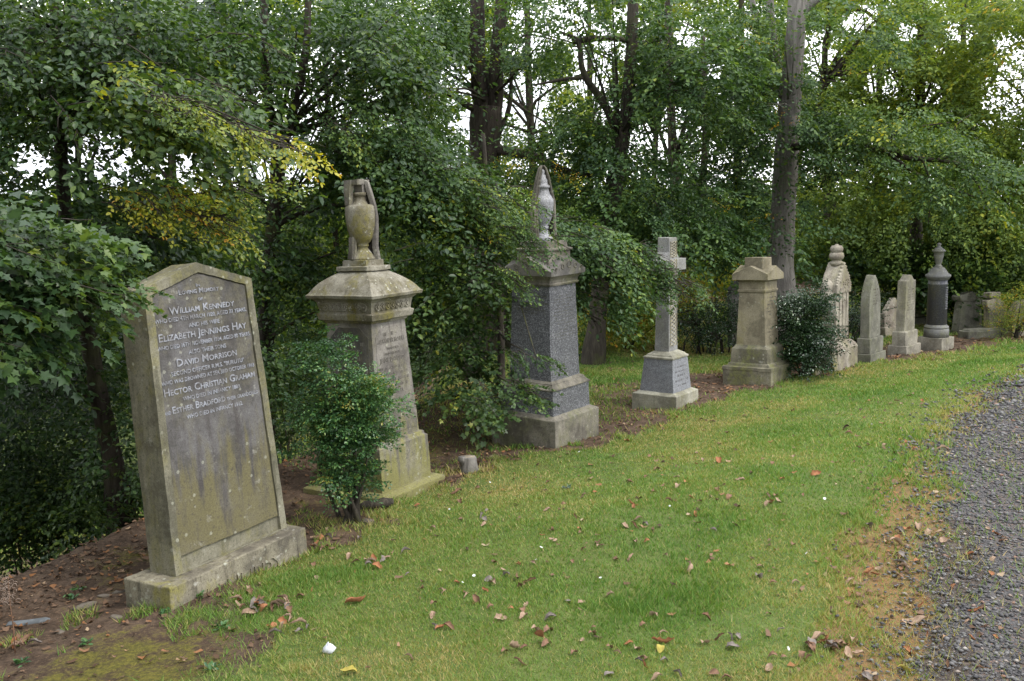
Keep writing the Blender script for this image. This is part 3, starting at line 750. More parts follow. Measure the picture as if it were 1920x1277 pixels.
# --- fifth: squat tan pillar with gabled cap
e = monument('pillar_monument', 'tan sandstone pillar with a gabled cap standing in front of the grey tree', 'monument', (2.64, 9.869, 0, 53.4, .025, .01))
TN2 = stone_mat('ochre_sandstone', (.195, .172, .118), (.14, .122, .082), lichen=(.19, .17, .06), lich=.5, stain=(.11, .095, .06), stn=.35, white=.2)
TN3 = stone_mat('ochre_base_sandstone', (.185, .17, .12), (.105, .095, .07), lichen=(.14, .15, .035), lich=.6, stain=(.07, .065, .05), stn=.6, white=.4)
U, V_ = .581, .531
MB().taper(U, V_, [(-.25, .005), (.150, .0), (.152, -.004), (.184, -.004), (.190, .02)]).build('base', TN3, e, .005)
MB().taper(U, V_, [(.186, .035), (.215, .045), (.222, .062), (.374, .069)]).build('pedestal', TN3, e, .004)
MB().taper(U, V_, [(.371, .069), (.380, .078), (.398, .098), (.411, .106)]).build('moulding', TN3, e, .003)
MB().taper(U, V_, [(.408, .106), (.965, .126)]).build('shaft', TN2, e, .004)
front_plate('inscription_panel', TN2, e, U, V_, .411, .106, .965, .126, .02, .002, 'f'); front_plate('side_panel', TN2, e, U, V_, .411, .106, .965, .126, .022, .002, 'l')
mb = MB(); worn_rows(mb, .15, .43, .93, .50, 12, -.0025, seed=41, cap=.45)
on_front(mb, V_, .411, .106, .965, .126).build('inscription', INC, e)
MB().taper(U, V_, [(.960, .116), (.985, .112), (.990, .124), (1.07, .122), (1.078, .105), (1.092, .095)]).build('frieze', TN2, e, .003)
gabled_cap(U, V_, .070, 1.088, 1.150, 1.235, 'gabled_cap', TN2, e)
MB().taper(U, V_, [(1.15, .165), (1.318, .168)]).build('finial_block', TN2, e, .004)

# --- sixth: ornate niche headstone seen from its side
e = monument('headstone', 'pale ornate gothic headstone with knobbed finial and crocketed gable, beside the dark shrub', 'headstone', (3.60, 10.69, 0, 50, 0, 0))
PK = stone_mat('pale_pinkish_sandstone', (.29, .265, .215), (.19, .16, .13), lichen=(.22, .21, .10), lich=.5, stain=(.12, .10, .08), stn=.45, white=.6)
MB().loft([(-.2, 0, .60, 0, .30), (.22, 0, .60, 0, .30), (.26, .02, .58, .02, .28), (.30, .08, .52, .06, .25)]).build('base', PK, e, .012)
MB().loft([(.29, .11, .49, .07, .24), (.86, .115, .485, .075, .235)]).build('slab', PK, e, .01)
gp_ = [(.10, .84), (.50, .84), (.505, .93), (.44, 1.04), (.30, 1.19), (.16, 1.04), (.095, .93)]
MB().prism(gp_, .06, .25).build('gable', PK, e, .012)
mb = MB()
for sx in (.02, .58):   # half round corbels at the sides
    pass
mb = MB(); mb.lathe([(.66, .02), (.70, .055), (.76, .075), (.82, .078), (.86, .06), (.87, .05), (.90, .065), (.95, .062), (.99, .035), (1.0, .02)], (.10, .17), 18); mb.build('corbel', PK, e)
mb = MB(); mb.lathe([(.66, .02), (.70, .055), (.76, .075), (.82, .078), (.86, .06), (.87, .05), (.90, .065), (.95, .062), (.99, .035), (1.0, .02)], (.50, .17), 18)
mb.build('corbel', PK, e)
mb = MB(); r_ = random.Random(3)
for (a, b) in zip(gp_[1:-1], gp_[2:]):
    for k in range(4):
        f = (k+.5)/4; pu, ph = a[0]+(b[0]-a[0])*f, a[1]+(b[1]-a[1])*f
        R = .014+.006*r_.random(); mb.lathe([(ph-R, .004), (ph-R*.6, R*.8), (ph, R), (ph+R*.6, R*.8), (ph+R, .004)], (pu, .072), 8)
for k in range(26):
    pu, ph = .16+.28*r_.random(), .86+.14*r_.random(); R = .009+.005*r_.random()
    mb.lathe([(ph-R, .003), (ph, R), (ph+R, .003)], (pu, .060), 6)
mb.build('crockets', PK, e)
MB().lathe([(1.15, .06), (1.19, .075), (1.20, .055), (1.215, .055), (1.225, .075), (1.255, .085), (1.29, .075), (1.30, .055), (1.31, .07), (1.345, .072), (1.372, .055), (1.378, .02), (1.39, .02)], (.30, .155), 18).build('finial', PK, e)
mb = MB(); mb.box(.19, .21, .062, .073, .32, .84); mb.box(.39, .41, .062, .073, .32, .84); mb.box(.285, .315, .064, .074, .32, .84)
mb.build('ribs', PK, e, .004)

# --- seventh: lancet headstone
e = monument('headstone', 'narrow grey headstone with a lancet point on two plinth steps, right of the ornate one', 'headstone', (4.14, 11.17, 0, 47.4, -.0, .01))
GS = stone_mat('grey_green_sandstone', (.165, .16, .13), (.115, .11, .09), lichen=(.14, .15, .07), lich=.4, stain=(.08, .075, .06), stn=.5, white=.25)
MB().box(0, .46, 0, .20, -.2, .095).build('base', GS, e, .006)
MB().box(.03, .42, .02, .18, .094, .275).build('plinth', GS, e, .008)
def lancet(u0, u1, h0, hs, hp, n=8):
    c = (u0+u1)/2; P = [(u0, h0), (u1, h0), (u1, hs)]
    for i in range(1, n): f = i/n; P.append((c+(u1-c)*(1-f**2.3), hs+(hp-hs)*f))
    P.append((c, hp))
    for i in range(n-1, 0, -1): f = i/n; P.append((c-(c-u0)*(1-f**2.3), hs+(hp-hs)*f))
    P.append((u0, hs)); return P
MB().prism(lancet(.065, .385, .274, .64, 1.005), .045, .155).build('slab', GS, e, .006)
mb = MB(); worn_rows(mb, .12, .33, .86, .66, 6, .044, seed=51, cap=.5); mb.build('inscription', INC, e)

# --- eighth: tall narrow light stone with a small pointed shoulder
e = monument('headstone', 'tall narrow pale headstone with a small peak between square shoulders, left of the dark column', 'headstone', (4.763, 11.686, 0, 45.9, .0, -.007))
LS = stone_mat('light_sandstone', (.27, .25, .205), (.19, .175, .14), lichen=(.22, .21, .09), lich=.4, stain=(.12, .11, .085), stn=.45, white=.4)
MB().box(0, .445, 0, .232, -.2, .100).build('base', LS, e, .006)
MB().loft([(.099, .035, .41, .03, .20), (.262, .037, .408, .032, .198), (.275, .055, .39, .045, .185)]).build('plinth', LS, e, .005)
MB().prism([(.068, .27), (.378, .27), (.362, .865), (.362, .885), (.30, .895), (.223, .955), (.145, .895), (.084, .885), (.084, .865)], .060, .17).build('slab', LS, e, .005)
mb = MB(); worn_rows(mb, .12, .32, .80, .52, 9, .0595, seed=61, cap=.5); mb.build('inscription', INC, e)

# --- ninth: round dark column with a lidded vase
e = monument('column_monument', 'round dark granite column topped by a small lidded vase, standing on a square stone block', 'column', (5.308, 11.961, 0, 38, -.004, -.004))
DK = stone_mat('dark_polished_granite', (.060, .062, .074), (.085, .085, .095), lichen=(.16, .155, .03), lich=.35, stain=(.04, .04, .04), stn=.3, white=.08, speck=.15, bump=.1, rough=.38)
DK2 = stone_mat('grey_cap_stone', (.13, .13, .13), (.17, .168, .16), lichen=(.17, .165, .06), lich=.35, stain=(.07, .07, .07), stn=.4, white=.2, rough=.6)
MB().box(0, .305, 0, .315, -.2, .142).build('base', LS, e, .004)
c = (.1525, .1575)
MB().lathe([(.141, .150), (.245, .148), (.252, .140)], c, 40).build('drum', DK2, e)
MB().lathe([(.251, .140), (.262, .146), (.278, .142), (.282, .132), (.30, .122)], c, 40).build('ring_moulding', DK2, e)
MB().lathe([(.299, .120), (.800, .112), (.803, .118), (.815, .118), (.818, .112), (.86, .112)], c, 40).build('shaft', DK, e)
MB().lathe([(.859, .112), (.868, .128), (.885, .132), (.893, .148), (.92, .150), (.926, .142), (.94, .118), (.975, .098), (1.01, .07), (1.018, .05)], c, 40).build('cap', DK2, e)
MB().lathe([(1.017, .050), (1.035, .042), (1.045, .030), (1.06, .032), (1.075, .040), (1.16, .058), (1.205, .062), (1.21, .080), (1.222, .080), (1.25, .045), (1.268, .022), (1.285, .020), (1.295, .026), (1.31, .022), (1.318, .006)], c, 28).build('vase', DK2, e)
mb = MB(); r_ = random.Random(8)
for row in range(13):
    h = .76-row*.022
    for q in range(16):
        if r_.random() < .82:
            t = -1.75+q*.062+(.02 if row % 2 else 0); R = .1165
            mb.tube([(c[0]+R*math.cos(t), c[1]+R*math.sin(t), h), (c[0]+R*math.cos(t+.035), c[1]+R*math.sin(t+.035), h+.009)], .0024, 4)
mb.build('inscription', simple_mat('silver_letters', (.30, .30, .32), (.2, .2, .21), 60), e)

# --- smaller stones behind and at the far end
def at_ground(px, py, it=4):
    z = 0
    for _ in range(it):
        d = ray(px, py); t = (z-CZ)/d[2]; x, y = d[0]*t, d[1]*t; z = gz1(x, y)
    return x, y, z
def small(name, label, cat, px, py, th, tu=0, tv=0):
    x, y, z = at_ground(px, py); return monument(name, label, cat, (x, y, z, th, tu, tv))
e = small('headstone', 'pinkish gabled headstone leaning left, half hidden behind the tall narrow pale one', 'headstone', 1660, 634, 30, .0, .08)
MB().box(0, .36, 0, .16, -.2, .14).build('plinth', PK, e, .01)
MB().prism([(.03, .139), (.31, .139), (.33, .38), (.30, .53), (.25, .54), (.04, .33)], .03, .11).build('slab', PK, e, .008)
e = small('headstone', 'low brown round-topped headstone between the pale slab and the dark column', 'headstone', 1710, 612, 25)
MB().box(-.03, .34, 0, .16, -.2, .13).build('base', GS, e, .006)
MB().prism(lancet(.02, .29, .129, .26, .36), .04, .12).build('slab', TN3, e, .006)
e = small('headstone', 'grey headstone with a wavy moulded top leaning back, right of the dark column', 'headstone', 1803, 627, 22, .06, .05)
MB().loft([(-.2, 0, .46, 0, .22), (.05, 0, .46, 0, .22)]).build('base', GS, e, .006)
MB().loft([(.045, -.01, .42, .03, .18), (.47, .02, .39, .04, .16)]).build('slab', GS, e, .006)
mb = MB(); topc = [(.0, .465), (.41, .465), (.44, .53), (.43, .555), (.36, .56), (.30, .59), (.205, .615), (.12, .59), (.06, .56), (-.01, .555), (-.03, .53)]
mb.prism(topc, .02, .19).build('moulded_top', GS, e, .012)
e = small('fallen_slab', 'flat grey stone slab lying low in front of the far headstones', 'stone slab', 1815, 636, 14)
MB().box(0, .62, 0, .20, -.1, .10).build('block', GS, e, .012)
MB().loft([(.0995, .03, .58, .02, .18), (.125, .05, .55, .04, .16)]).build('worn_top', GS, e, .01)
e = small('headstone', 'rough lichen-covered cross-shaped headstone beside the yellowing bush', 'headstone', 1852, 632, 20, .0, .03)
MB().prism([(0, -.1), (.28, -.1), (.30, .22), (.34, .40), (.24, .52), (.20, .53), (.20, .60), (.07, .60), (.07, .52), (-.02, .50), (-.02, .44), (.02, .36)], 0, .10).build('slab', PL1, e, .014)
MB().prism([(.02, .53), (.22, .53), (.22, .61), (.02, .61)], -.012, .112).build('moulded_top', PL1, e, .012)
e = small('headstone', 'pale rough stone cut by the right edge, behind the yellowing bush', 'headstone', 1898, 632, 20)
MB().prism([(0, -.1), (.34, -.1), (.36, .35), (.26, .50), (.10, .47), (.0, .30)], 0, .12).build('slab', PL1, e, .02)
MB().box(-.03, .38, -.03, .15, -.12, .08).build('base', PL1, e, .012)
e = small('headstone', 'dark plain headstone standing in the shade behind the hedge, left of the tan pillar', 'headstone', 1371, 652, 20)
MB().prism([(0, -.1), (.22, -.1), (.22, .80), (.11, .90), (0, .80)], 0, .10).build('slab', BRD, e, .01)
MB().prism([(-.015, .62), (.235, .62), (.235, .66), (-.015, .66)], -.012, .112).build('band', BRD, e, .005)
e = small('broken_block', 'small squared stone block under the dark shrub', 'stone block', 1528, 704, 45)
MB().box(0, .16, 0, .16, -.08, .13).build('block', PL1, e, .012)
e = small('leaning_slab', 'broken grey slab propped against the ornate headstone', 'stone slab', 1566, 700, 48, -.55, .0)
MB().prism([(0, -.05), (.13, -.05), (.12, .26), (.01, .24)], 0, .035).build('slab', PL1, e, .006)
for o in list(COL.objects):
    if o.parent is None and o.get('category') in ('stone slab', 'stone block') and 'group' in o: del o['group']
# ------------------------------------------------------------------ foliage machinery
def euler_mats(az, pitch, roll):
    """columns: x axis = forward (azimuth az, pitched down by pitch), z = up side"""
    ca, sa, cq, sq, c2, s2 = np.cos(az), np.sin(az), np.cos(pitch), np.sin(pitch), np.cos(roll), np.sin(roll)
    fx = np.stack([ca*cq, sa*cq, -sq], -1)
    lx = np.stack([-sa, ca, 0*ca], -1); ux = np.cross(fx, lx)
    l2 = lx*c2[..., None]+ux*s2[..., None]; u2 = np.cross(fx, l2)
    return np.stack([fx, l2, u2], -1)
LEAF = dict(
    beech=(np.array([(0, 0, 0), (.32, .27, .07), (.72, .23, .04), (1, 0, -.08), (.72, -.23, .04), (.32, -.27, .07)]), np.array([(0, 3, 2, 1), (0, 5, 4, 3)])),
    far=(np.array([(0, 0, 0), (.5, .30, .05), (1, 0, -.05), (.5, -.30, .05)]), np.array([(0, 1, 2, 3)])),
    lobed=(np.array([(.35, 0, .0), (0, 0, 0), (.02, .22, .03), (-.08, .42, .05), (.22, .34, .05), (.50, .55, .02), (.55, .24, .04), (1.0, 0, -.08), (.55, -.24, .04), (.50, -.55, .02), (.22, -.34, .05), (-.08, -.42, .05), (.02, -.22, .03)]),
           np.array([(0, i, i+1) for i in range(1, 12)]+[(0, 12, 1)])[:, ::-1]))
def make_spray(seed, L=.55, side=.26, gap=.038, leaf=.062, kind='beech', flat=.35, wob=.02):
    r = np.random.default_rng(seed); pos = []; az = []; tw = []
    nb = int(L/.062)
    def run(p0, a0, ln, curve):
        p = np.array(p0, float); a = a0; pts = [p.copy()]; k = 0
        for q in range(max(2, int(ln/gap))):
            a += curve*gap/ln+r.normal(0, .05); p = p+np.array([math.cos(a), math.sin(a), 0])*gap; p[2] += r.normal(0, wob*.25)
            pts.append(p.copy()); sd = 1 if (q+k) % 2 else -1
            if r.random() < .93: pos.append(p.copy()); az.append(a+sd*r.uniform(.5, 1.1))
        pos.append(p.copy()); az.append(a+r.normal(0, .2)); tw.append(pts)
    run((0, 0, 0), 0, L, r.normal(0, .3))
    main = tw[0]
    for k in range(1, nb):
        f = k/nb; m = main[min(len(main)-1, int(f*len(main)))]; sd = 1 if k % 2 else -1
        run(m, sd*r.uniform(.55, .95), side*(1.15-f)*r.uniform(.7, 1.2)+.04, -sd*.3)
    P = np.array(pos); A = np.array(az); n = len(P)
    P[:, 2] -= .28*(P[:, 0]**2)/max(L, .1)+.35*P[:, 1]**2          # droop
    sz = leaf*(.65+.6*r.random(n))
    R = euler_mats(A, .25+flat*r.standard_normal(n), flat*1.3*r.standard_normal(n))
    T, Fc = LEAF[kind]
    V = np.einsum('nij,kj->nki', R, T)*sz[:, None, None]+P[:, None]
    return V.reshape(-1, 3), (Fc[None]+np.arange(n)[:, None, None]*len(T)).reshape(-1, Fc.shape[1]), n, len(T), [np.array(t)[:: 3] for t in tw]
SPR = {}
def sprays_of(kind, leaf, K=6, **kw):
    key = (kind, leaf, tuple(sorted(kw.items())))
    if key not in SPR: SPR[key] = [make_spray(100+q, leaf=leaf, kind=kind, **kw) for q in range(K)]
    return SPR[key]
def project(P):
    d = P[:, 1]*cp-(P[:, 2]-CZ)*sp; u = P[:, 1]*sp+(P[:, 2]-CZ)*cp; x = P[:, 0]
    return 960+F*(x*cr-u*sr)/d, 638.5-F*(u*cr+x*sr)/d, d

class Tree:
    def __init__(s): s.V = []; s.F = []; s.T = []; s.n = 0; s.pts = []; s.wood = MB()
    def add_sprays(s, P, az, pitch, roll, scale, tint, kind='beech', leaf=.062, tv=.13, twigs=0.0, thin=None, **kw):
        sp_ = sprays_of(kind, leaf, **kw); K = len(sp_); pick = rng.integers(0, K, len(P)); R = euler_mats(az, pitch, roll)
        for q in range(K):
            m = pick == q; c = int(m.sum())
            if not c: continue
            V, Fc, nl, nv, tw = sp_[q]
            W = np.einsum('nij,kj->nki', R[m]*scale[m][:, None, None], V)+P[m][:, None]
            W = W.reshape(c*nl, nv, 3); tt = (tint[m][:, None]+tv*np.clip(rng.standard_normal((c, nl)), -1.8, 1.8)).ravel()
            if thin is not None:
                kp = rng.random(c*nl) < thin_leaves(W[:, 0], thin); W = W[kp]; tt = tt[kp]
            k_ = len(W); f1 = Fc[:len(Fc)//nl]
            s.V.append(W.reshape(-1, 3).astype(np.float32)); s.F.append((f1[None]+(np.arange(k_)*nv)[:, None, None]+s.n).reshape(-1, Fc.shape[1])); s.n += k_*nv
            s.T.append(np.repeat(np.clip(tt, 0, 1), nv).astype(np.float32))
            if twigs:
                for idx in np.nonzero(m)[0]:
                    if rng.random() < twigs:
                        Rm = R[idx]*scale[idx]
                        for t_ in tw[:1] if rng.random() < .5 else tw[:5]:
                            pts = t_ @ Rm.T+P[idx]
                            if len(pts) > 1: s.wood.tube(pts, np.linspace(.0042, .0018, len(pts)), 3)
        s.pts.append(P)
    def build(s, name, label, cat, group, leafmat, barkmat, base):
        e = empty(name, base); tag(e, label, cat, group)
        off = np.array(base)
        if s.V:
            Fl = s.F
            k = {}
            for f in Fl: k.setdefault(f.shape[1], []).append(f)
            me = np_mesh('crown', np.concatenate(s.V)-off.astype(np.float32), [np.concatenate(v) for v in k.values()], dict(tint=np.concatenate(s.T)))
            link('crown', me, leafmat, e)
        if s.wood.v:
            s.wood.v = [(a-off[0], b-off[1], c-off[2]) for a, b, c in s.wood.v]
            s.wood.build('trunk', barkmat, e)
        return e

GAPS = [(220, 292, 42), (325, 305, 26), (600, 132, 42), (598, 205, 40), (540, 175, 20), (470, 180, 18), (700, 170, 18), (735, 225, 22), (655, 230, 22), (500, 320, 20), (560, 335, 22), (855, 148, 28), (868, 225, 22), (985, 185, 40), (1032, 45, 42), (1110, 85, 40), (1120, 150, 34), (1130, 200, 26),
        (1228, 250, 34), (1292, 68, 24), (1548, 125, 42), (1520, 80, 20), (1650, 150, 28), (1890, 100, 36), (1885, 175, 34), (1745, 175, 22), (1700, 60, 20), (60, 300, 24), (150, 290, 22), (90, 345, 14), (1090, 15, 22), (1620, 30, 22), (1800, 60, 20), (415, 240, 18), (1340, 130, 14), (1400, 60, 12), (960, 90, 16), (1265, 215, 16), (1170, 30, 18), (1460, 200, 14)]
G_ = np.array(GAPS, float)
def gapf(P, amt=1.0):
    """thin places in the canopy: 0 inside a thin place, 1 outside"""
    u, v, d = project(P); f = np.ones(len(P))
    wob = 1+.5*(vnoise(u*.02, v*.02, s=77)-.5)*2
    for gx_, gy_, r_ in G_:
        q = np.hypot((u-gx_)/1.25, v-gy_)/(1.05*r_*wob); f = np.minimum(f, sstep(.75, 1.5, q))
    return 1-amt*(1-f)
CLEAR = [([(497, -20), (497, 130), (508, 225), (522, 290)], 24, 9.3), ([(578, -20), (566, 165), (535, 260)], 24, 9.2), ([(512, 380), (500, 470)], 24, 9.3), ([(110, 230), (124, 410)], 26, 7.3), ([(160, 590), (190, 750), (226, 960)], 36, 7.4),
         ([(908, -20), (908, 275)], 62, 13.2), ([(1186, 20), (1166, 270)], 30, 12), ([(1122, 535), (1112, 676)], 38, 12), ([(1060, 65), (1095, 140), (1155, 235)], 16, 11.8), ([(1090, 75), (1250, 75)], 12, 11.9), ([(1495, -20), (1478, 220)], 40, 13.2), ([(1474, 270), (1462, 580)], 52, 13.3),
         ([(1500, 274), (1640, 280), (1700, 295), (1800, 306)], 18, 12.4), ([(1690, 288), (1670, 258), (1780, 230)], 9, 12.4), ([(1665, 288), (1830, 370)], 9, 12.3), ([(1256, 80), (1262, 280)], 18, 15.3), ([(1320, 60), (1316, 300)], 14, 15.2), ([(1718, 420), (1716, 600)], 28, 16.5), ([(940, 585), (940, 700)], 18, 9.5),
         ([(1532, 215), (1547, 150), (1552, 50)], 16, 17), ([(1547, 160), (1610, 75)], 14, 16.8), ([(1276, 490), (1292, 600)], 30, 15.2), ([(1446, -20), (1455, 110)], 18, 13.5), ([(925, 285), (1060, 320), (1110, 330)], 16, 12.2), ([(770, 165), (880, 200)], 16, 12.8)]
def thin_leaves(P, g):
    u, v, d = project(P); f = 1-g*(1-gapf(P, .93)) if g else np.ones(len(P))
    for pl, w_, dd in CLEAR:
        for a, b in zip(pl[:-1], pl[1:]):
            ax, ay = b[0]-a[0], b[1]-a[1]; t = np.clip(((u-a[0])*ax+(v-a[1])*ay)/(ax*ax+ay*ay), 0, 1)
            q = np.hypot(u-a[0]-t*ax, v-a[1]-t*ay)*2/w_
            f = f*np.where(d < dd, 1-(.9 if w_ > 24 else .7)*(1-sstep(.85, 1.35, q)), 1)
    return f
LS = .80
def mass(tr, px, py, dist, rx, ry, rz, n, tint=.4, kind='beech', leaf=.062, sc=1.0, clump=.5, gap=.8, azc=None, pitch=.30, flat=None, tvar=.10, twigs=0.0, tv=.13, seed=None, layer=.0, trees=True, thin0=False, **kw):
    """one mass of foliage: an uneven ellipsoid round the point seen at px,py at distance dist; rx,ry in photo pixels, rz in metres"""
    if trees: n = int(n*(1.8 if py < 150 else 1.25 if py < 360 else 1.0)); clump = clump-.03*(py < 150)
    c = at(px, py, dist); k = dist/F; m = int(n*(3.4 if trees else 2.2)); clump = clump+(.035 if trees and clump > .3 and py >= 150 else 0)
    d = rng.standard_normal((m, 3)); d /= np.linalg.norm(d, axis=1)[:, None]; d *= (rng.random(m)**.38)[:, None]
    P = c+d*np.array([rx*k, rz, ry*k])
    if layer: P[:, 2] = P[:, 2]+layer*(np.round(P[:, 2]/layer)-P[:, 2]/layer)*.75
    nz = fbm(P[:, 0]*1.3/sc**.5, P[:, 1]*1.3/sc**.5, P[:, 2]*(3.4 if trees else 2.0)/sc**.5, s=91)
    keep = (nz > clump-.14*(rng.random(m)+.2))
    keep &= rng.random(m) < gapf(P, gap*.6)
    gzv = gheight(P[:, 0], P[:, 1], False); keep &= P[:, 2] > gzv+.12
    P = P[keep][:n]; m = len(P)
    if not m: return
    if azc is None: az = np.arctan2(P[:, 1]-c[1], P[:, 0]-c[0])+rng.normal(0, 1.5, m)
    else: az = azc+rng.normal(0, .55, m)
    hv = (P[:, 2]-c[2])/max(ry*k, .01)
    tr.add_sprays(P, az, pitch+(.2 if trees else .28)*rng.standard_normal(m), (.26 if trees else .35)*rng.standard_normal(m), sc*(.75+.5*rng.random(m)), np.clip(tint+tvar*rng.standard_normal(m)+.5*(nz[keep][:m]-.5), 0, 1), kind, leaf*(LS if kind == 'beech' else 1), tv, twigs, thin=gap if trees else (0 if thin0 else None), **kw)
def px_line(tr, pts, w, n=10, sub=4, jit=.02):
    """a stem or limb through points seen at (px, py, dist), widths w in photo pixels"""
    P = [at(*p) for p in pts]; R = [w[i]*pts[i][2]/F/2 for i in range(len(pts))]
    Q = []; RR = []
    for i in range(len(P)-1):
        a = P[max(i-1, 0)]; b = P[i]; c = P[i+1]; d = P[min(i+2, len(P)-1)]
        for k in range(sub):
            t = k/sub; Q.append(.5*((2*b)+(-a+c)*t+(2*a-5*b+4*c-d)*t*t+(-a+3*b-3*c+d)*t**3)); RR.append(R[i]+(R[i+1]-R[i])*t)
    Q.append(P[-1]); RR.append(R[-1])
    Q = [q+rng.normal(0, jit*.5, 3)*(r_*1.5+.01)/.08 *.5 for q, r_ in zip(Q, RR)]
    tr.wood.tube(Q, RR, n); return Q, RR
def trunk_to_ground(tr, pts, w, n=12, flare=1.5):
    x, y, d = pts[0]; P = at(x, y, d); z = gz1(P[0], P[1])
    Q = [at(*p) for p in pts]; R = [w[i]*pts[i][2]/F/2 for i in range(len(pts))]
    base = np.array([P[0]+(P[0]-Q[1][0])*.25, P[1], z-.25])
    mid = np.array([P[0]+(P[0]-Q[1][0])*.12, P[1], z+.15])
    allp = [base]+([mid] if Q[0][2]-z > .4 else [])+Q; allr = [R[0]*flare*1.1]+([R[0]*1.12] if Q[0][2]-z > .4 else [])+[R[0]*(1.0 if Q[0][2]-z > .4 else flare)]+R[1:]
    S_ = []; SR = []
    for i in range(len(allp)-1):
        for k in range(5):
            t = k/5; S_.append(allp[i]*(1-t)+allp[i+1]*t); SR.append((allr[i]*(1-t)+allr[i+1]*t)*(1+.05*math.sin(i*5+k*1.7)))
    S_.append(allp[-1]); SR.append(allr[-1])
    for _ in range(2):
        for i in range(1, len(S_)-1): S_[i] = (S_[i-1]+S_[i]*2+S_[i+1])/4
    tr.wood.tube(S_, SR, n); return tuple(map(float, (P[0], P[1], z)))
def limbs(tr, start, cnt, frac=.5, r0=.03, wig=.12, upto=None, up=-.25):
    """boughs from a stem point out to sprays of the crown, with kinks"""
    if not tr.pts: return
    P = np.concatenate(tr.pts); st = np.array(start); P = P[(P[:, 2] > st[2]+up*np.hypot(P[:, 0]-st[0], P[:, 1]-st[1])) & (P[:, 1] > 5)] if st[1] > 5 else P
    if not len(P): return
    idx = rng.choice(len(P), min(cnt, len(P)), replace=False)
    for i in idx:
        q = P[i]; L = np.linalg.norm(q-st)
        if upto and L > upto: q = st+(q-st)*upto/L; L = upto
        n = max(3, int(L/.35)); pts = []
        for k in range(n+1):
            t = k/n; p = st*(1-t)+q*t; p = p+np.array([0, 0, .05*L*math.sin(t*math.pi)])
            if 0 < k < n: p = p+rng.normal(0, wig*.3, 3)
            pts.append(p)
        for _ in range(2): pts = [pts[0]]+[(pts[k-1]+2*pts[k]+pts[k+1])/4 for k in range(1, n)]+[pts[-1]]
        rr = r0*.75*(.5+.7*rng.random())
        tr.wood.tube(pts, [rr*(1-.85*k/n)+.002 for k in range(n+1)], 5)

GREEN = [(0, (.013, .034, .014)), (.3, (.036, .078, .026)), (.55, (.074, .134, .036)), (.72, (.135, .20, .038)), (.84, (.30, .32, .035)), (.97, (.44, .41, .035)), (1, (.45, .24, .03))]
LIME = [(0, (.028, .06, .018)), (.3, (.068, .12, .028)), (.6, (.138, .205, .036)), (.8, (.22, .27, .036)), (.95, (.34, .33, .04)), (1, (.42, .24, .03))]
lf_near = tint_mat('leaves_dark_green', GREEN, .42, .38, .45)
lf_mid = tint_mat('leaves_mid_green', [(p_, tuple(q*1.12 for q in c)) for p_, c in GREEN], .5, .35, .35)
lf_lime = tint_mat('leaves_light_green', LIME, .55, .42, .3)
lf_far = tint_mat('leaves_far', LIME, .6, .45, .25)
bk_dark = bark_mat('dark_bark', (.028, .022, .018), (.06, .05, .04), .4)
bk_brown = bark_mat('brown_mossy_bark', (.030, .026, .021), (.068, .058, .045), .5)
bk_grey = bark_mat('pale_grey_bark', (.115, .106, .096), (.215, .20, .182), .3, .7)
WOODG = 'trees of the wood behind the graves'

# T1: dark leaning trunk at the left
t = Tree()
b = trunk_to_ground(t, [(228, 975, 7.6), (212, 860, 7.6), (185, 740, 7.5), (162, 610, 7.5), (128, 470, 7.4), (116, 320, 7.4), (108, 150, 7.3), (100, -20, 7.3), (95, -300, 7.3)], [40, 38, 34, 30, 26, 24, 20, 17, 10])
px_line(t, [(183, 760, 7.5), (120, 715, 7.2), (60, 690, 7.0)], [8, 6, 3], 5); px_line(t, [(170, 600, 7.5), (205, 575, 7.3)], [10, 4], 5)
mass(t, 110, 100, 6.9, 260, 170, .9, 210, .36, clump=.42, leaf=.060, twigs=.25)
mass(t, 330, 110, 7.3, 170, 130, .7, 110, .38, clump=.45, leaf=.060, twigs=.2)
mass(t, 60, 330, 6.6, 190, 130, .8, 120, .34, clump=.47, leaf=.060, twigs=.2)
mass(t, 260, 190, 5.9, 160, 80, .35, 70, .42, clump=.4, leaf=.062, twigs=.3, pitch=.35, azc=-.2)
mass(t, 250, 420, 6.6, 170, 60, .6, 70, .30, clump=.45, leaf=.058, twigs=.2)
mass(t, 70, 640, 7.4, 150, 120, .8, 130, .25, clump=.40, leaf=.060, twigs=.2)
mass(t, 40, 500, 6.6, 160, 90, .6, 90, .30, clump=.42, leaf=.060, twigs=.2)
for (x0, y0, x1, y1) in ((330, 165, 420, 215), (400, 195, 520, 255), (480, 235, 560, 265)):   # the yellow bough
    for q in range(5):
        f = (q+.5)/5; mass(t, x0-45+(x1-x0)*f, y0+(y1-y0)*f, 5.3, 26, 10, .12, 2, .83, clump=0, gap=0, leaf=.060, sc=.55, pitch=.45, azc=-.25, tvar=.04, tv=.05, twigs=1)
px_line(t, [(150, 150, 6.8), (260, 150, 6.2), (400, 205, 5.4), (520, 255, 5.3)], [10, 7, 4, 2], 5)
px_line(t, [(112, 330, 7.4), (230, 390, 6.9), (360, 365, 5.9), (500, 350, 5.7)], [8, 6, 4, 2], 5)
for (x0, y0, x1, y1) in ((180, 370, 330, 350), (330, 350, 470, 345), (300, 380, 430, 420)):
    for q in range(6):
        f = (q+.5)/6; mass(t, x0+(x1-x0)*f, y0+(y1-y0)*f, 5.7, 34, 16, .15, 3, .68, clump=0, gap=0, leaf=.056, sc=.55, pitch=.35, azc=-.1, tvar=.07, tv=.08, twigs=.7)
limbs(t, at(112, 250, 7.35), 16, r0=.022); limbs(t, at(105, 60, 7.3), 14, r0=.025)
t.build('sycamore_tree', 'dark leaning slim tree left of the tallest headstone, yellow leaves on one bough', 'tree', WOODG, lf_near, bk_dark, b)

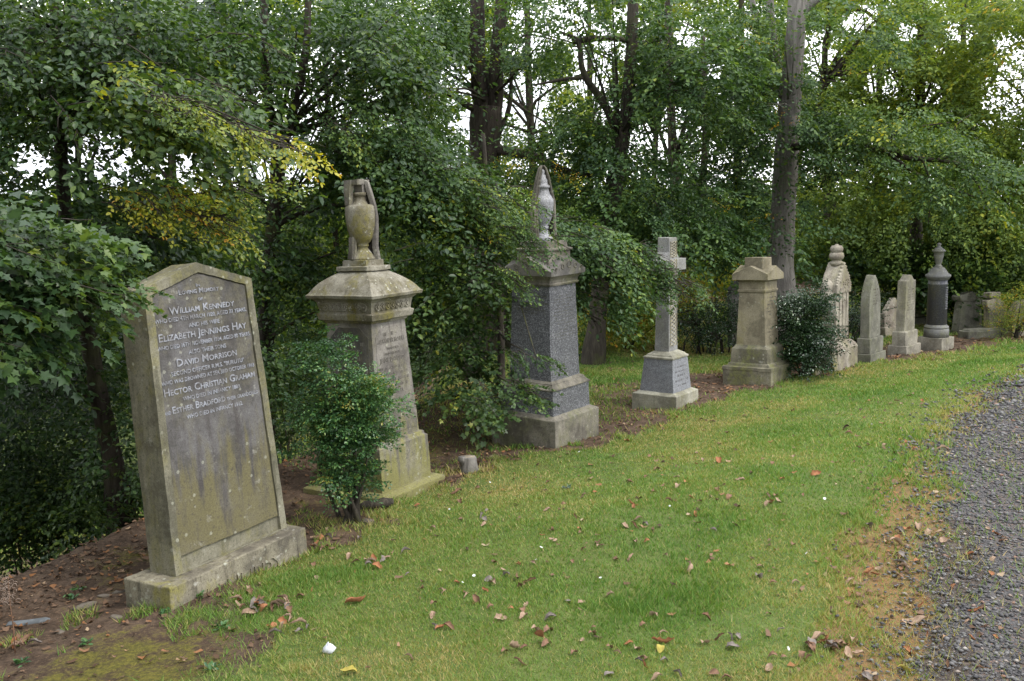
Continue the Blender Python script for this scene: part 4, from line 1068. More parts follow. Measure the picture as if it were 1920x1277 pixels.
# near overhanging branches cut by the left edge
t = Tree()
b = trunk_to_ground(t, [(-420, 1000, 4.6), (-430, 500, 4.6), (-440, 0, 4.5), (-440, -500, 4.5)], [70, 60, 50, 40])
px_line(t, [(-430, 300, 4.6), (-200, 400, 4.4), (0, 480, 4.2), (110, 505, 4.1), (170, 530, 4.1)], [22, 14, 9, 5, 2], 6)
px_line(t, [(-430, 500, 4.6), (-200, 520, 4.4), (-40, 560, 4.2), (70, 600, 4.1)], [18, 11, 6, 2], 6)
mass(t, 0, 455, 4.2, 170, 60, .35, 44, .40, 'lobed', leaf=.060, sc=.62, clump=.25, gap=0, azc=-.1, pitch=.30, twigs=.6, tvar=.07)
mass(t, -10, 555, 4.0, 110, 46, .30, 32, .36, 'lobed', leaf=.062, sc=.62, clump=.25, gap=0, azc=-.2, pitch=.35, twigs=.6, tvar=.07)
mass(t, 150, 520, 4.15, 50, 22, .15, 9, .45, 'lobed', leaf=.055, sc=.5, clump=.0, gap=0, azc=-.1, pitch=.3, twigs=.8, tvar=.07)
mass(t, -90, 480, 4.2, 120, 160, .4, 40, .35, 'lobed', leaf=.062, sc=.7, clump=.3, gap=0, azc=-.1, pitch=.35, twigs=.4)
t.build('maple_tree', 'near tree whose pale lobed leaves reach from the left over the tallest headstone', 'tree', WOODG, lf_near, bk_brown, b)

# T2: forked tree behind the first two monuments
t = Tree()
b = trunk_to_ground(t, [(505, 880, 9.4), (498, 700, 9.4), (500, 560, 9.4), (512, 430, 9.4), (520, 340, 9.4), (522, 285, 9.4)], [34, 32, 30, 28, 27, 30])
px_line(t, [(522, 300, 9.4), (505, 215, 9.4), (497, 120, 9.4), (494, 0, 9.4), (490, -200, 9.4)], [22, 19, 17, 15, 10], 9)
px_line(t, [(520, 300, 9.4), (548, 215, 9.3), (570, 120, 9.2), (578, 0, 9.2), (585, -200, 9.2)], [22, 18, 14, 12, 8], 9)
px_line(t, [(512, 425, 9.4), (580, 395, 9.2), (640, 385, 9.0), (700, 400, 8.8)], [12, 9, 7, 3], 6)
px_line(t, [(505, 545, 9.4), (560, 500, 9.3), (640, 470, 9.1)], [9, 6, 3], 6); px_line(t, [(500, 640, 9.4), (540, 610, 9.2), (600, 580, 9.0)], [12, 8, 3], 6)
mass(t, 480, 90, 9.2, 190, 130, 1.1, 220, .33, clump=.47, twigs=.08)
mass(t, 680, 120, 9.3, 150, 140, 1.0, 200, .36, clump=.47, twigs=.08)
mass(t, 620, 310, 9.3, 150, 90, .9, 110, .36, clump=.50, twigs=.08)
mass(t, 430, 440, 9.0, 140, 90, .9, 110, .34, clump=.45, twigs=.08)
mass(t, 560, 540, 9.6, 120, 130, .8, 130, .45, clump=.47, twigs=.08)
mass(t, 590, 700, 9.8, 90, 90, .6, 60, .45, clump=.45)
limbs(t, at(520, 260, 9.4), 18, r0=.03); limbs(t, at(512, 420, 9.4), 12, r0=.02)
t.build('forked_tree', 'dark tree forking into two upright stems between the first headstone and the first urn', 'tree', WOODG, lf_near, bk_dark, b)

# slender tree with low branches between second and third monuments
t = Tree()
b = trunk_to_ground(t, [(938, 770, 9.7), (940, 680, 9.7), (938, 600, 9.7), (930, 500, 9.6), (915, 380, 9.5), (905, 250, 9.5)], [17, 15, 14, 13, 11, 8])
px_line(t, [(935, 560, 9.6), (860, 520, 8.8), (760, 470, 8.6)], [8, 5, 2], 5); px_line(t, [(940, 690, 9.7), (930, 700, 8.2), (960, 720, 7.35), (1000, 735, 7.2)], [7, 5, 3, 1.5], 5)
px_line(t, [(935, 620, 9.6), (950, 640, 8.2), (980, 655, 7.2)], [6, 4, 2], 5)
mass(t, 830, 470, 8.5, 150, 130, .7, 125, .34, clump=.50, leaf=.058, twigs=.1, gap=0)
mass(t, 800, 330, 8.7, 140, 120, .7, 95, .34, clump=.50, leaf=.058, twigs=.1)
mass(t, 860, 610, 8.6, 90, 90, .5, 50, .42, clump=.50, leaf=.058, twigs=.15, gap=0)
mass(t, 775, 560, 9.0, 80, 90, .6, 36, .40, clump=.50, leaf=.058, gap=0)
mass(t, 900, 700, 8.0, 60, 45, .35, 34, .44, 'lobed', clump=.30, leaf=.052, twigs=.3, gap=0, sc=.8)
for (x, y, rx, ry, n) in ((960, 662, 26, 14, 5), (1000, 668, 16, 10, 3), (930, 712, 34, 18, 8), (970, 732, 30, 14, 6), (995, 742, 12, 10, 2), (900, 745, 34, 16, 7)):
    mass(t, x, y, 7.15, rx, ry, .10, n, .47, 'lobed', leaf=.050, sc=.45, clump=0, gap=0, azc=-.15, pitch=.35, tvar=.05, twigs=.8)
limbs(t, at(930, 480, 9.6), 20, r0=.016)
t.build('slender_maple', 'slender tree whose pale lobed leaves hang in front of the dark granite pedestal', 'tree', WOODG, lf_near, bk_brown, b)

# T3: big stout trunk, upper centre, with the long bough drooping over the third monument and cross
t = Tree()
b = trunk_to_ground(t, [(915, 700, 13.5), (912, 420, 13.5), (908, 280, 13.5), (912, 200, 13.5)], [64, 62, 60, 58])
px_line(t, [(905, 215, 13.5), (897, 130, 13.5), (895, 50, 13.5), (890, -150, 13.5)], [36, 32, 28, 22], 9); px_line(t, [(925, 215, 13.5), (930, 130, 13.4), (938, 40, 13.3), (945, -150, 13.3)], [30, 27, 24, 18], 9)
px_line(t, [(900, 215, 13.5), (865, 190, 13.3), (820, 168, 13.2), (770, 165, 13.1)], [16, 12, 8, 3], 7); px_line(t, [(935, 250, 13.5), (955, 200, 13.5), (960, 120, 13.6)], [14, 10, 6], 6)
px_line(t, [(925, 280, 13.5), (1000, 295, 13.0), (1060, 320, 12.6), (1110, 330, 12.2)], [20, 17, 13, 8], 7); px_line(t, [(1020, 300, 12.9), (1010, 270, 12.8), (1035, 248, 12.7)], [12, 8, 3], 6)
px_line(t, [(920, 320, 13.4), (930, 345, 11.0), (960, 380, 9.2), (1050, 430, 8.7), (1150, 480, 8.6)], [8, 6, 5, 4, 2], 6)
mass(t, 760, 80, 12.8, 170, 130, 1.2, 240, .35, clump=.45, twigs=.04)
mass(t, 960, 60, 13.0, 130, 120, 1.2, 150, .35, clump=.49, twigs=.04)
mass(t, 830, 260, 12.6, 150, 80, 1.0, 100, .36, clump=.48)
mass(t, 1010, 320, 12.9, 80, 40, .6, 40, .46, clump=.46, tvar=.15)
for x_, y_ in ((945, 285), (975, 292), (1040, 305), (1075, 318), (1100, 322)): mass(t, x_, y_, 11.4, 16, 9, .1, 2, .99, clump=0, gap=0, sc=.45, tvar=.02, tv=.03)
for (x, y, rx, ry, n) in ((660, 240, 90, 50, 45), (740, 290, 90, 55, 66), (810, 350, 80, 50, 56), (880, 400, 60, 50, 42), (1010, 425, 40, 34, 36), (1075, 440, 60, 34, 54), (1120, 480, 50, 34, 44), (1070, 520, 50, 50, 50), (1110, 560, 40, 30, 24)):
    mass(t, x, y, 8.45, rx, ry, .35, n, .42, clump=.33, gap=0, leaf=.060, twigs=.25, pitch=.42, azc=-.35, sc=.8)
for (x, y, rx, ry, n) in ((985, 398, 18, 22, 5), (945, 365, 26, 30, 12), (950, 430, 26, 30, 12), (970, 468, 20, 16, 7), (1022, 447, 14, 8, 4), (925, 500, 24, 16, 8), (950, 520, 16, 8, 4)):
    mass(t, x, y, 7.35, rx, ry, .10, n, .42, clump=0, gap=0, leaf=.060, sc=.5, pitch=.4, azc=-.3, tvar=.05, twigs=.5)
for (x, y, rx, ry, n) in ((1190, 470, 24, 18, 12), (1205, 500, 24, 20, 12), (1225, 520, 20, 14, 9), (1250, 515, 20, 16, 14), (1190, 530, 24, 20, 10), (1275, 535, 14, 10, 7), (1215, 545, 20, 12, 7), (1232, 488, 14, 12, 9), (1258, 520, 14, 10, 9), (1280, 528, 14, 8, 7)):
    mass(t, x, y, 8.55, rx, ry, .10, n, .42, clump=0, gap=0, leaf=.060, sc=.5, pitch=.4, azc=-.3, tvar=.05, twigs=.5)
limbs(t, at(912, 190, 13.5), 16, r0=.028)
t.build('beech_tree', 'stout many-stemmed beech, one long bough drooping over the shrouded urn and cross', 'tree', WOODG, lf_mid, bk_dark, b)

# T4: curving trunk between the dark pedestal and the cross
t = Tree()
b = trunk_to_ground(t, [(1112, 676, 12.0), (1120, 600, 12.0), (1128, 520, 12.1), (1140, 420, 12.1), (1155, 330, 12.2), (1168, 240, 12.2)], [36, 34, 33, 32, 32, 32], flare=1.35)
px_line(t, [(1168, 250, 12.2), (1180, 160, 12.2), (1186, 60, 12.2), (1185, -150, 12.2)], [26, 24, 22, 16], 9); px_line(t, [(1160, 250, 12.2), (1130, 190, 12.1), (1095, 140, 12.0), (1085, 80, 12.0), (1050, 60, 12)], [20, 15, 12, 9, 4], 7)
px_line(t, [(1098, 145, 12.0), (1050, 150, 11.9), (1000, 160, 11.8)], [9, 7, 3], 6); px_line(t, [(1075, 78, 12), (1140, 70, 12.1), (1200, 80, 12.2), (1260, 70, 12.2)], [12, 11, 9, 4], 6)
mass(t, 1180, 330, 11.9, 130, 100, .9, 150, .32, clump=.45, twigs=.05)
mass(t, 1120, 250, 12.2, 100, 60, .9, 50, .40, clump=.5)
mass(t, 1200, 110, 12.2, 110, 120, 1.0, 120, .33, clump=.5, twigs=.05)
mass(t, 1250, 420, 11.6, 120, 80, .8, 140, .33, clump=.40, twigs=.05, gap=0)
mass(t, 1060, 590, 12.8, 90, 60, .5, 40, .50, clump=.45, gap=0)
mass(t, 1080, 20, 11.4, 130, 60, .8, 60, .38, clump=.42, gap=.7, leaf=.07, twigs=.05, pitch=.2)
mass(t, 1290, 90, 11.6, 110, 70, .8, 60, .38, clump=.42, gap=.7, leaf=.07, twigs=.05, pitch=.2)
mass(t, 1110, 215, 11.6, 90, 40, .6, 40, .40, clump=.42, gap=.6, twigs=.05, pitch=.2)
mass(t, 1260, 190, 11.6, 100, 50, .6, 50, .38, clump=.42, gap=.6, twigs=.05, pitch=.2)
limbs(t, at(1160, 260, 12.2), 22, r0=.03)
t.build('leaning_beech', 'slightly curved mossy trunk rising between the dark pedestal and the cross', 'tree', WOODG, lf_mid, bk_brown, b)

# T5: dark trunk behind the cross
t = Tree()
b = trunk_to_ground(t, [(1292, 640, 15.5), (1290, 560, 15.5), (1275, 450, 15.5), (1262, 300, 15.6), (1256, 150, 15.6), (1250, -100, 15.6)], [30, 29, 24, 18, 15, 12])
px_line(t, [(1300, 480, 15.5), (1318, 330, 15.5), (1322, 190, 15.5), (1318, 60, 15.5)], [16, 14, 12, 8], 7); px_line(t, [(1265, 330, 15.6), (1235, 240, 15.6), (1215, 180, 15.6)], [9, 7, 3], 5)
mass(t, 1310, 200, 15.2, 110, 120, 1.2, 120, .40, clump=.48)
mass(t, 1330, 380, 14.5, 110, 90, 1.0, 130, .36, clump=.44)
limbs(t, at(1262, 300, 15.6), 14, r0=.03)
t.build('twin_stemmed_tree', 'dark narrow twin-stemmed tree directly behind the cross', 'tree', WOODG, lf_mid, bk_dark, b)

# T6: pale grey trunk behind the tan pillar with a long sagging limb
t = Tree()
b = trunk_to_ground(t, [(1462, 615, 13.6), (1462, 500, 13.6), (1468, 400, 13.6), (1474, 300, 13.6), (1482, 180, 13.5), (1492, 60, 13.4), (1500, -60, 13.4), (1510, -300, 13.3)], [56, 52, 46, 44, 40, 35, 32, 24], 16)
px_line(t, [(1500, 30, 13.4), (1530, 0, 13.3), (1570, -20, 13.2)], [18, 14, 8], 7)
px_line(t, [(1478, 200, 13.6), (1455, 110, 13.7), (1446, 30, 13.7), (1440, -120, 13.7)], [18, 18, 16, 12], 8); px_line(t, [(1455, 110, 13.7), (1425, 60, 13.8), (1405, -20, 13.9)], [16, 14, 10], 7)
tl = Tree()
px_line(tl, [(1478, 275, 13.5), (1560, 274, 13.0), (1640, 280, 12.8), (1700, 295, 12.6), (1760, 300, 12.5), (1800, 306, 12.5)], [15, 13, 12, 10, 8, 4], 8)
px_line(tl, [(1665, 286, 12.7), (1710, 320, 12.5), (1760, 345, 12.4), (1830, 370, 12.3)], [8, 6, 5, 2], 5); px_line(tl, [(1690, 290, 12.6), (1670, 260, 12.6), (1710, 240, 12.6), (1780, 230, 12.5)], [7, 6, 4, 2], 5)
px_line(tl, [(1760, 300, 12.5), (1800, 280, 12.4), (1790, 240, 12.4), (1820, 215, 12.4)], [6, 5, 3, 2], 5); px_line(tl, [(1790, 305, 12.5), (1830, 340, 12.4), (1850, 385, 12.3)], [5, 4, 2], 5)
px_line(tl, [(1640, 282, 12.8), (1600, 300, 12.6), (1570, 340, 12.5)], [5, 4, 2], 5); px_line(tl, [(1730, 300, 12.5), (1745, 350, 12.4), (1740, 420, 12.3)], [4, 3, 2], 5)
mass(t, 1400, 220, 12.9, 130, 130, .9, 200, .32, clump=.42, twigs=.06)
mass(t, 1380, 400, 12.6, 130, 90, .8, 190, .31, clump=.38, twigs=.06, gap=0)
mass(t, 1500, 250, 12.6, 70, 90, .5, 60, .34, clump=.45, twigs=.06)
mass(t, 1580, 240, 12.6, 80, 50, .6, 50, .35, clump=.44, twigs=.06)
mass(t, 1420, 70, 13.2, 120, 90, .9, 130, .33, clump=.45)
mass(t, 1440, 440, 12.2, 60, 40, .4, 36, .37, clump=.35, gap=0, twigs=.1)
for x, y in ((1330, 375), (1370, 385), (1432, 402), (1485, 215), (1470, 200), (1412, 75)):
    mass(t, x, y, 12.1, 14, 8, .1, 2, .93, clump=0, gap=0, sc=.4, tv=.05)
mass(t, 1560, 60, 12.4, 120, 60, .7, 50, .42, clump=.44, gap=.8, pitch=.2)
mass(t, 1690, 250, 12.3, 120, 60, .6, 90, .44, clump=.36, gap=.2, pitch=.3)
mass(t, 1800, 330, 12.2, 90, 50, .6, 60, .46, clump=.36, gap=.2, pitch=.4)
limbs(t, at(1478, 200, 13.5), 7, r0=.022, up=.1)
eg = t.build('grey_beech', 'pale grey trunk behind the tan pillar, one long limb sagging to the right', 'tree', WOODG, lf_mid, bk_grey, b)

tl.wood.v = [(a_-b[0], c_-b[1], d_-b[2]) for a_, c_, d_ in tl.wood.v]
tag(tl.wood.build('limb', bk_dark, eg), 'long dark sagging limb')
# T7, T8, T9: lighter trees to the right
t = Tree()
b = trunk_to_ground(t, [(1570, 600, 17.5), (1560, 450, 17.5), (1550, 300, 17.5), (1530, 215, 17.5), (1545, 150, 17.4)], [26, 24, 22, 20, 16])
px_line(t, [(1545, 160, 17.4), (1548, 80, 17.4), (1560, 20, 17.3), (1565, -60, 17.3)], [13, 11, 9, 6], 7); px_line(t, [(1540, 170, 17.4), (1580, 120, 17.2), (1605, 80, 17.0), (1640, 40, 17)], [12, 9, 7, 4], 6)
px_line(t, [(1560, 25, 17.3), (1620, 20, 17), (1660, 60, 16.8), (1690, 110, 16.6)], [8, 7, 5, 3], 6)
mass(t, 1600, 60, 17, 150, 120, 1.4, 170, .50, clump=.47, sc=1.2, leaf=.066)
mass(t, 1640, 200, 16.5, 150, 90, 1.3, 150, .48, clump=.45, sc=1.2, leaf=.066)
mass(t, 1620, 370, 15.5, 110, 100, 1.1, 170, .50, clump=.42, sc=1.1, leaf=.062, gap=0, pitch=.6)
mass(t, 1570, 450, 15.8, 90, 70, .8, 90, .52, clump=.42, gap=0, pitch=.5)
limbs(t, at(1545, 150, 17.4), 22, r0=.035)
t.build('open_crowned_tree', 'thin forked dark tree against the sky right of the grey trunk, light green crown', 'tree', WOODG, lf_lime, bk_dark, b)
t = Tree()
b = trunk_to_ground(t, [(1716, 600, 16.8), (1718, 500, 16.8), (1718, 400, 16.8), (1722, 250, 16.8), (1730, 50, 16.8), (1735, -200, 16.8)], [27, 25, 22, 20, 17, 10], flare=1.25)
mass(t, 1740, 130, 16.3, 170, 140, 1.6, 230, .52, clump=.45, sc=1.2, leaf=.066)
mass(t, 1760, 290, 15.2, 160, 100, 1.2, 210, .47, clump=.42, sc=1.1, leaf=.062, gap=.3)
mass(t, 1700, 420, 15.0, 130, 80, 1.0, 150, .46, clump=.42, gap=0, pitch=.6)
mass(t, 1800, 430, 14.6, 120, 90, 1.0, 170, .42, clump=.40, gap=0, pitch=.6)
mass(t, 1650, 500, 16.6, 60, 60, .7, 60, .40, clump=.42, gap=0)
limbs(t, at(1722, 220, 16.8), 22, r0=.035)
t.build('hanging_beech', 'straight brown trunk behind the dark column, long light green sprays hanging round it', 'tree', WOODG, lf_lime, bk_brown, b)
t = Tree()
b = trunk_to_ground(t, [(2080, 640, 15.5), (2070, 300, 15.5), (2060, 0, 15.5), (2060, -300, 15.5)], [60, 50, 40, 30])
mass(t, 1930, 120, 15.0, 150, 160, 1.4, 240, .55, clump=.46, sc=1.2, leaf=.066, tvar=.14)
mass(t, 1900, 320, 14.5, 120, 120, 1.1, 210, .50, clump=.42, sc=1.1, gap=.2, pitch=.5)
mass(t, 1900, 470, 14.3, 90, 70, .8, 120, .40, clump=.40, gap=0, pitch=.5)
px_line(t, [(2060, 300, 15.5), (1960, 330, 15), (1880, 380, 14.6)], [14, 9, 3], 6)
limbs(t, at(2060, 150, 15.5), 14, r0=.04)
t.build('golden_beech', 'yellowing tree leaning in from the right edge', 'tree', WOODG, lf_lime, bk_brown, b)

# the trees further back: each with its own trunk and crown
BACK = [(-60, 21, .40), (150, 24, .42), (330, 20, .48), (460, 26, .44), (640, 22, .46), (780, 27, .42), (1020, 21, .44), (1110, 28, .48), (1210, 23, .50), (1370, 24, .55), (1500, 28, .52), (1640, 24, .5), (1800, 22, .44), (1950, 25, .5), (2100, 22, .45), (-220, 20, .4)]
LBL = ['hazy green tree far back beyond the %s' % s for s in ('left edge foliage', 'dark leaning tree', 'tallest headstone', 'forked tree', 'first urn', 'slender maple', 'shrouded urn', 'curved mossy trunk', 'cross', 'hedge', 'grey trunk', 'ornate headstone', 'wavy-topped headstone', 'right edge bush', 'golden right edge tree', 'near maple at far left')]
for (px, d, ti), lb in zip(BACK, LBL):
    t = Tree(); lean = rng.normal(0, 14); wd = rng.uniform(13, 24)*20/d
    b = trunk_to_ground(t, [(px, 560, d), (px+lean, 350, d), (px+1.5*lean, 150, d), (px+1.8*lean, -100, d)], [wd, wd*.85, wd*.7, wd*.4], 8)
    for q in range(3): px_line(t, [(px+lean, 340-60*q, d), (px+lean+rng.normal(0, 60), 260-70*q, d-.5), (px+lean+rng.normal(0, 130), 200-80*q, d-1)], [wd*.5, wd*.35, 2], 5)
    mass(t, px+lean, 60, d, 190, 150, 2.0, 85, ti, 'far', leaf=.075, sc=1.6, clump=.50, gap=1.0)
    mass(t, px+lean, 230, d, 180, 110, 2.0, 70, ti, 'far', leaf=.07, sc=1.4, clump=.52, gap=1.0)
    mass(t, px, 400, d, 150, 90, 1.6, 130, ti-.03, 'far', leaf=.085, sc=1.5, clump=.40, gap=.3)
    mass(t, px+20, 540, d, 130, 90, 1.4, 100, ti-.05, 'far', leaf=.08, sc=1.4, clump=.42, gap=0)
    limbs(t, at(px+lean, 250, d), 12, r0=.04)
    t.build('woodland_tree', lb, 'tree', WOODG, lf_far, bk_dark, b)
for k_, (x_, y_, lb_) in enumerate(((-4.6, -1.0, 'big unseen tree on the bank behind the viewer, left, added to block sky light'), (-2.0, -6.5, 'unseen spreading tree behind the viewer, added to block sky light'), (-7.5, 3.2, 'unseen leafy tree on the bank beyond the left edge, added to block sky light'))):  # unseen trees added to cut sky light on the stones' left faces
    t = Tree(); z_ = gz1(x_, y_); t.wood.tube([(x_, y_, z_-.2), (x_+.1, y_, z_+2), (x_, y_+.1, z_+5), (x_+.2, y_, z_+8)], [.24, .2, .16, .08], 10)
    for q in range(5):
        m_ = 170; P = np.array([x_, y_, z_+3.0+q*1.2])+rng.normal(0, 1, (m_, 3))*np.array([1.3, 1.3, .5]); P = P[np.hypot(P[:, 0]-.2, P[:, 1]-1.2) > 2.8]; m_ = len(P)
        t.add_sprays(P, rng.random(m_)*6.28, .3+.3*rng.standard_normal(m_), .3*rng.standard_normal(m_), np.full(m_, 1.7), np.full(m_, .4), 'far', .07)
    limbs(t, (x_, y_, z_+3.5), 10, r0=.05)
    t.build('woodland_tree', lb_, 'tree', WOODG, lf_far, bk_dark, (x_, y_, z_))
# the distant wood: one mass of foliage on the far slope
t = Tree()
for px in range(-500, 2600, 110):
    d = rng.uniform(34, 44)
    mass(t, px, 440, d, 150, 110, 2.5, 60, .50, 'far', leaf=.10, sc=3.0, clump=.35, gap=.0)
    mass(t, px, 560, d-4, 150, 120, 2.5, 60, .48, 'far', leaf=.10, sc=3.0, clump=.35, gap=.0)
P_ = np.concatenate(t.V); T_ = np.concatenate(t.T)
tag(link('distant_wood', np_mesh('distant_wood', P_, np.concatenate(t.F), dict(tint=T_)), lf_far), kind='stuff')

# ------------------------------------------------------------------ shrubs, hedge
def shrub(name, label, cat, group, px, py, rows, stems, kind, leaf, sc, mat, tint, bark, base=None, **kw):
    t = Tree(); x, y, z = at_ground(px, py)
    for (cx, cy, rx, ry, rz, n) in rows: mass(t, cx, cy, y+kw.get('dy', 0), rx, ry, rz, n, tint, kind, leaf=leaf, sc=sc, clump=kw.get('clump', .3), gap=0, pitch=kw.get('pitch', -.3), flat=kw.get('flat', .6) , L=kw.get('L', .5), side=kw.get('side', .22), gap_=None) if False else mass(t, cx, cy, y+kw.get('dy', 0), rx, ry, rz, n, tint, kind, leaf=leaf, sc=sc, clump=kw.get('clump', .3), gap=0, thin0=kw.get('thin0', False), pitch=kw.get('pitch', -.3), tv=kw.get('tv', .12), L=kw.get('L', .5), side=kw.get('side', .22), wob=.06, trees=False, **({'gap_sp': 1} if 0 else {}))
    st = np.array([x, y, z-.05])
    P = np.concatenate(t.pts)
    for q in range(stems):
        p = P[rng.integers(len(P))]; a = st+rng.normal(0, .03, 3)*np.array([1, 1, 0]); mid = a*.55+p*.45+rng.normal(0, .03, 3)
        t.wood.tube([a, a*.8+mid*.2+rng.normal(0, .01, 3), mid, p], [kw.get('sr', .02), kw.get('sr', .02)*.8, kw.get('sr', .02)*.45, .003], 6)
    return t.build(name, label, cat, group, mat, bark, (x, y, z))
lf_box = tint_mat('small_dark_leaves', [(0, (.014, .042, .018)), (.35, (.038, .10, .036)), (.6, (.07, .165, .048)), (.8, (.14, .23, .055)), (1, (.35, .28, .05))], .38, .2, .55)
lf_holly = tint_mat('glossy_dark_leaves', [(0, (.010, .026, .012)), (.4, (.022, .05, .02)), (.75, (.045, .085, .03)), (1, (.12, .13, .04))], .25, .1, .7)
shrub('box_bush', 'small dark green bush with tiny leaves growing in front of the mossy-capped pedestal', 'bush', None, 655, 978,
      [(648, 805, 42, 70, .15, 230), (662, 745, 38, 44, .12, 130), (618, 700, 16, 50, .08, 60), (602, 790, 22, 50, .12, 70), (700, 815, 20, 40, .12, 70), (590, 660, 16, 40, .07, 22), (690, 735, 18, 40, .10, 60), (648, 890, 36, 40, .12, 90), (625, 640, 12, 26, .05, 10), (725, 770, 22, 16, .08, 20), (580, 775, 24, 40, .1, 26), (712, 812, 22, 8, .06, 10), (565, 858, 18, 6, .05, 7), (670, 915, 28, 22, .08, 20)],
      8, 'beech', .066, .33, lf_box, .48, bk_brown, clump=.38, pitch=-.3, tv=.16, L=.45, side=.25, sr=.022)
shrub('holly_bush', 'dark glossy bush between the tan pillar and the ornate headstone', 'bush', None, 1512, 706,
      [(1505, 645, 36, 50, .3, 230), (1515, 575, 24, 30, .2, 110), (1490, 600, 20, 34, .2, 80), (1532, 645, 16, 34, .2, 60), (1500, 688, 26, 16, .2, 60)], 12, 'beech', .060, .5, lf_holly, .45, bk_dark, clump=.1, sr=.02)
def hedge(name, label, cx, cy, rx, ry, py, n, tint, d):
    t = Tree(); x, y, z = at_ground(cx, py)
    k = d/F; c = at(cx, cy, y)
    m = n; P = c+np.stack([(rng.random(m)*2-1)*rx*y/F, (rng.random(m)*2-1)*.35, (rng.random(m)*2-1)*ry*y/F], 1)
    P[:, 2] += .05*np.sin(P[:, 0]*7)
    t.add_sprays(P, rng.random(m)*6.28, -.5+.5*rng.standard_normal(m), .5*rng.standard_normal(m), .6*(.7+.6*rng.random(m)), np.clip(tint+.1*rng.standard_normal(m), 0, 1), 'beech', .04, .12, L=.4, side=.2)
    for q in range(14):
        a = np.array([c[0]+(rng.random()*2-1)*rx*y/F, y+rng.normal(0, .1), z-.05]); t.wood.tube([a, a+np.array([rng.normal(0, .05), 0, .25]), a+np.array([rng.normal(0, .1), 0, .5])], [.014, .011, .006], 5)
    t.build(name, label, 'hedge', None, lf_holly, bk_dark, (x, y, z))
hedge('hedge', 'dark clipped hedge behind the graves between the cross and the tan pillar', 1325, 612, 62, 34, 664, 300, .5, 12.4)
hedge('hedge', 'short dark hedge between the ornate headstone and the lancet headstone', 1606, 600, 24, 32, 655, 130, .5, 13)
shrub('laurel_bush', 'bushy dark shrub behind the wavy-topped far headstone', 'bush', None, 1790, 612, [(1800, 530, 70, 60, .7, 170), (1870, 520, 60, 70, .7, 150), (1740, 560, 40, 45, .5, 60)], 8, 'far', .07, 1.0, lf_near, .35, bk_dark, clump=.2)
shrub('laurel_bush', 'bushy dark shrub filling the gap between the two narrow headstones', 'bush', None, 1680, 606, [(1665, 500, 60, 30, .6, 110), (1600, 520, 40, 46, .6, 80)], 8, 'far', .07, 1.0, lf_near, .33, bk_dark, clump=.2)
shrub('autumn_bush', 'small yellow and red tinged bush at the right edge in front of the far stones', 'bush', None, 1905, 634, [(1908, 592, 12, 30, .2, 60), (1925, 560, 16, 36, .2, 50), (1890, 616, 10, 8, .1, 16)], 8, 'beech', .04, .6, lf_lime, .64, bk_brown, clump=.1, tv=.2)
shrub('backlight_tinted_bush', 'shrub at the wood edge left of the cross, backlight painted into its yellow-green leaves', 'bush', None, 1175, 655, [(1180, 590, 60, 60, .6, 110), (1225, 560, 40, 60, .5, 60), (1140, 620, 40, 25, .4, 30)], 8, 'beech', .06, .9, lf_lime, .76, bk_dark, clump=.25)  # bright leaf tint stands in for light coming through from behind
shrub('backlight_tinted_bush', 'shrub above the hedge left of the tan pillar, backlight painted into its yellow-green leaves', 'bush', None, 1340, 640, [(1345, 535, 50, 50, .6, 100), (1390, 520, 30, 40, .5, 30)], 6, 'beech', .06, .9, lf_lime, .76, bk_dark, clump=.25, dy=1.2)  # backlight from the valley side put into the leaf tint here too
# undergrowth on the bank
UG = [('bramble_thicket', 'dark undergrowth at the lower left edge of the bank', 40, 1040, [(20, 960, 120, 90, .5, 230), (110, 900, 100, 90, .5, 200), (-60, 850, 120, 160, .7, 160), (60, 760, 140, 110, .6, 200)], .28),
      ('bramble_thicket', 'undergrowth right of the dark leaning trunk, behind the tallest headstone', 330, 940, [(330, 800, 120, 120, .8, 120), (420, 700, 90, 90, .8, 60), (200, 940, 60, 60, .5, 60)], .40),
      ('bramble_thicket', 'low dark undergrowth between the tallest headstone and the small bush', 540, 860, [(545, 770, 60, 80, .6, 60), (520, 650, 60, 60, .6, 40)], .36),
      ('bramble_thicket', 'low bush in the shade right of the first pedestal', 800, 740, [(800, 690, 70, 45, .6, 60), (850, 650, 60, 50, .5, 40)], .38)]
for nm, lb, px, py, rows, ti in UG:
    shrub(nm, lb, 'undergrowth', 'undergrowth on the bank', px, min(py, 1040), rows, 8, 'beech', .055, .9, lf_near, ti, bk_dark, clump=.36, pitch=.1, sr=.010, dy=.6, thin0=True)

# ------------------------------------------------------------------ small things
x, y, z = at_ground(880, 884)
e = empty('tree_stump', (x, y, z)); tag(e, 'small sawn grey stump on the lawn edge between the two urn monuments', 'tree stump')
MB().lathe([(-.05, .075), (.02, .066), (.06, .056), (.105, .053), (.112, .048)], (0, 0), 18, 1.05, .9).lathe([(.05, .012), (.09, .03), (.115, .028), (.12, .02)], (-.05, -.02), 10).build('stump', bk_grey, e)
MB().lathe([(.1125, .045), (.114, .044)], (0, 0), 18, 1.05, .9).build('cut_face', simple_mat('sawn_wood', (.30, .26, .20), (.20, .17, .13), 40), e)
e = empty('fallen_log', at_ground(705, 955)); tag(e, 'short mossy broken log lying at the foot of the small bush', 'log')
MB().tube([(-.12, -.04, .02), (-.06, -.01, .03), (.0, .0, .034), (.05, .02, .036), (.10, .05, .03)], [.018, .032, .028, .036, .026], 9).build('log', bk_brown, e)
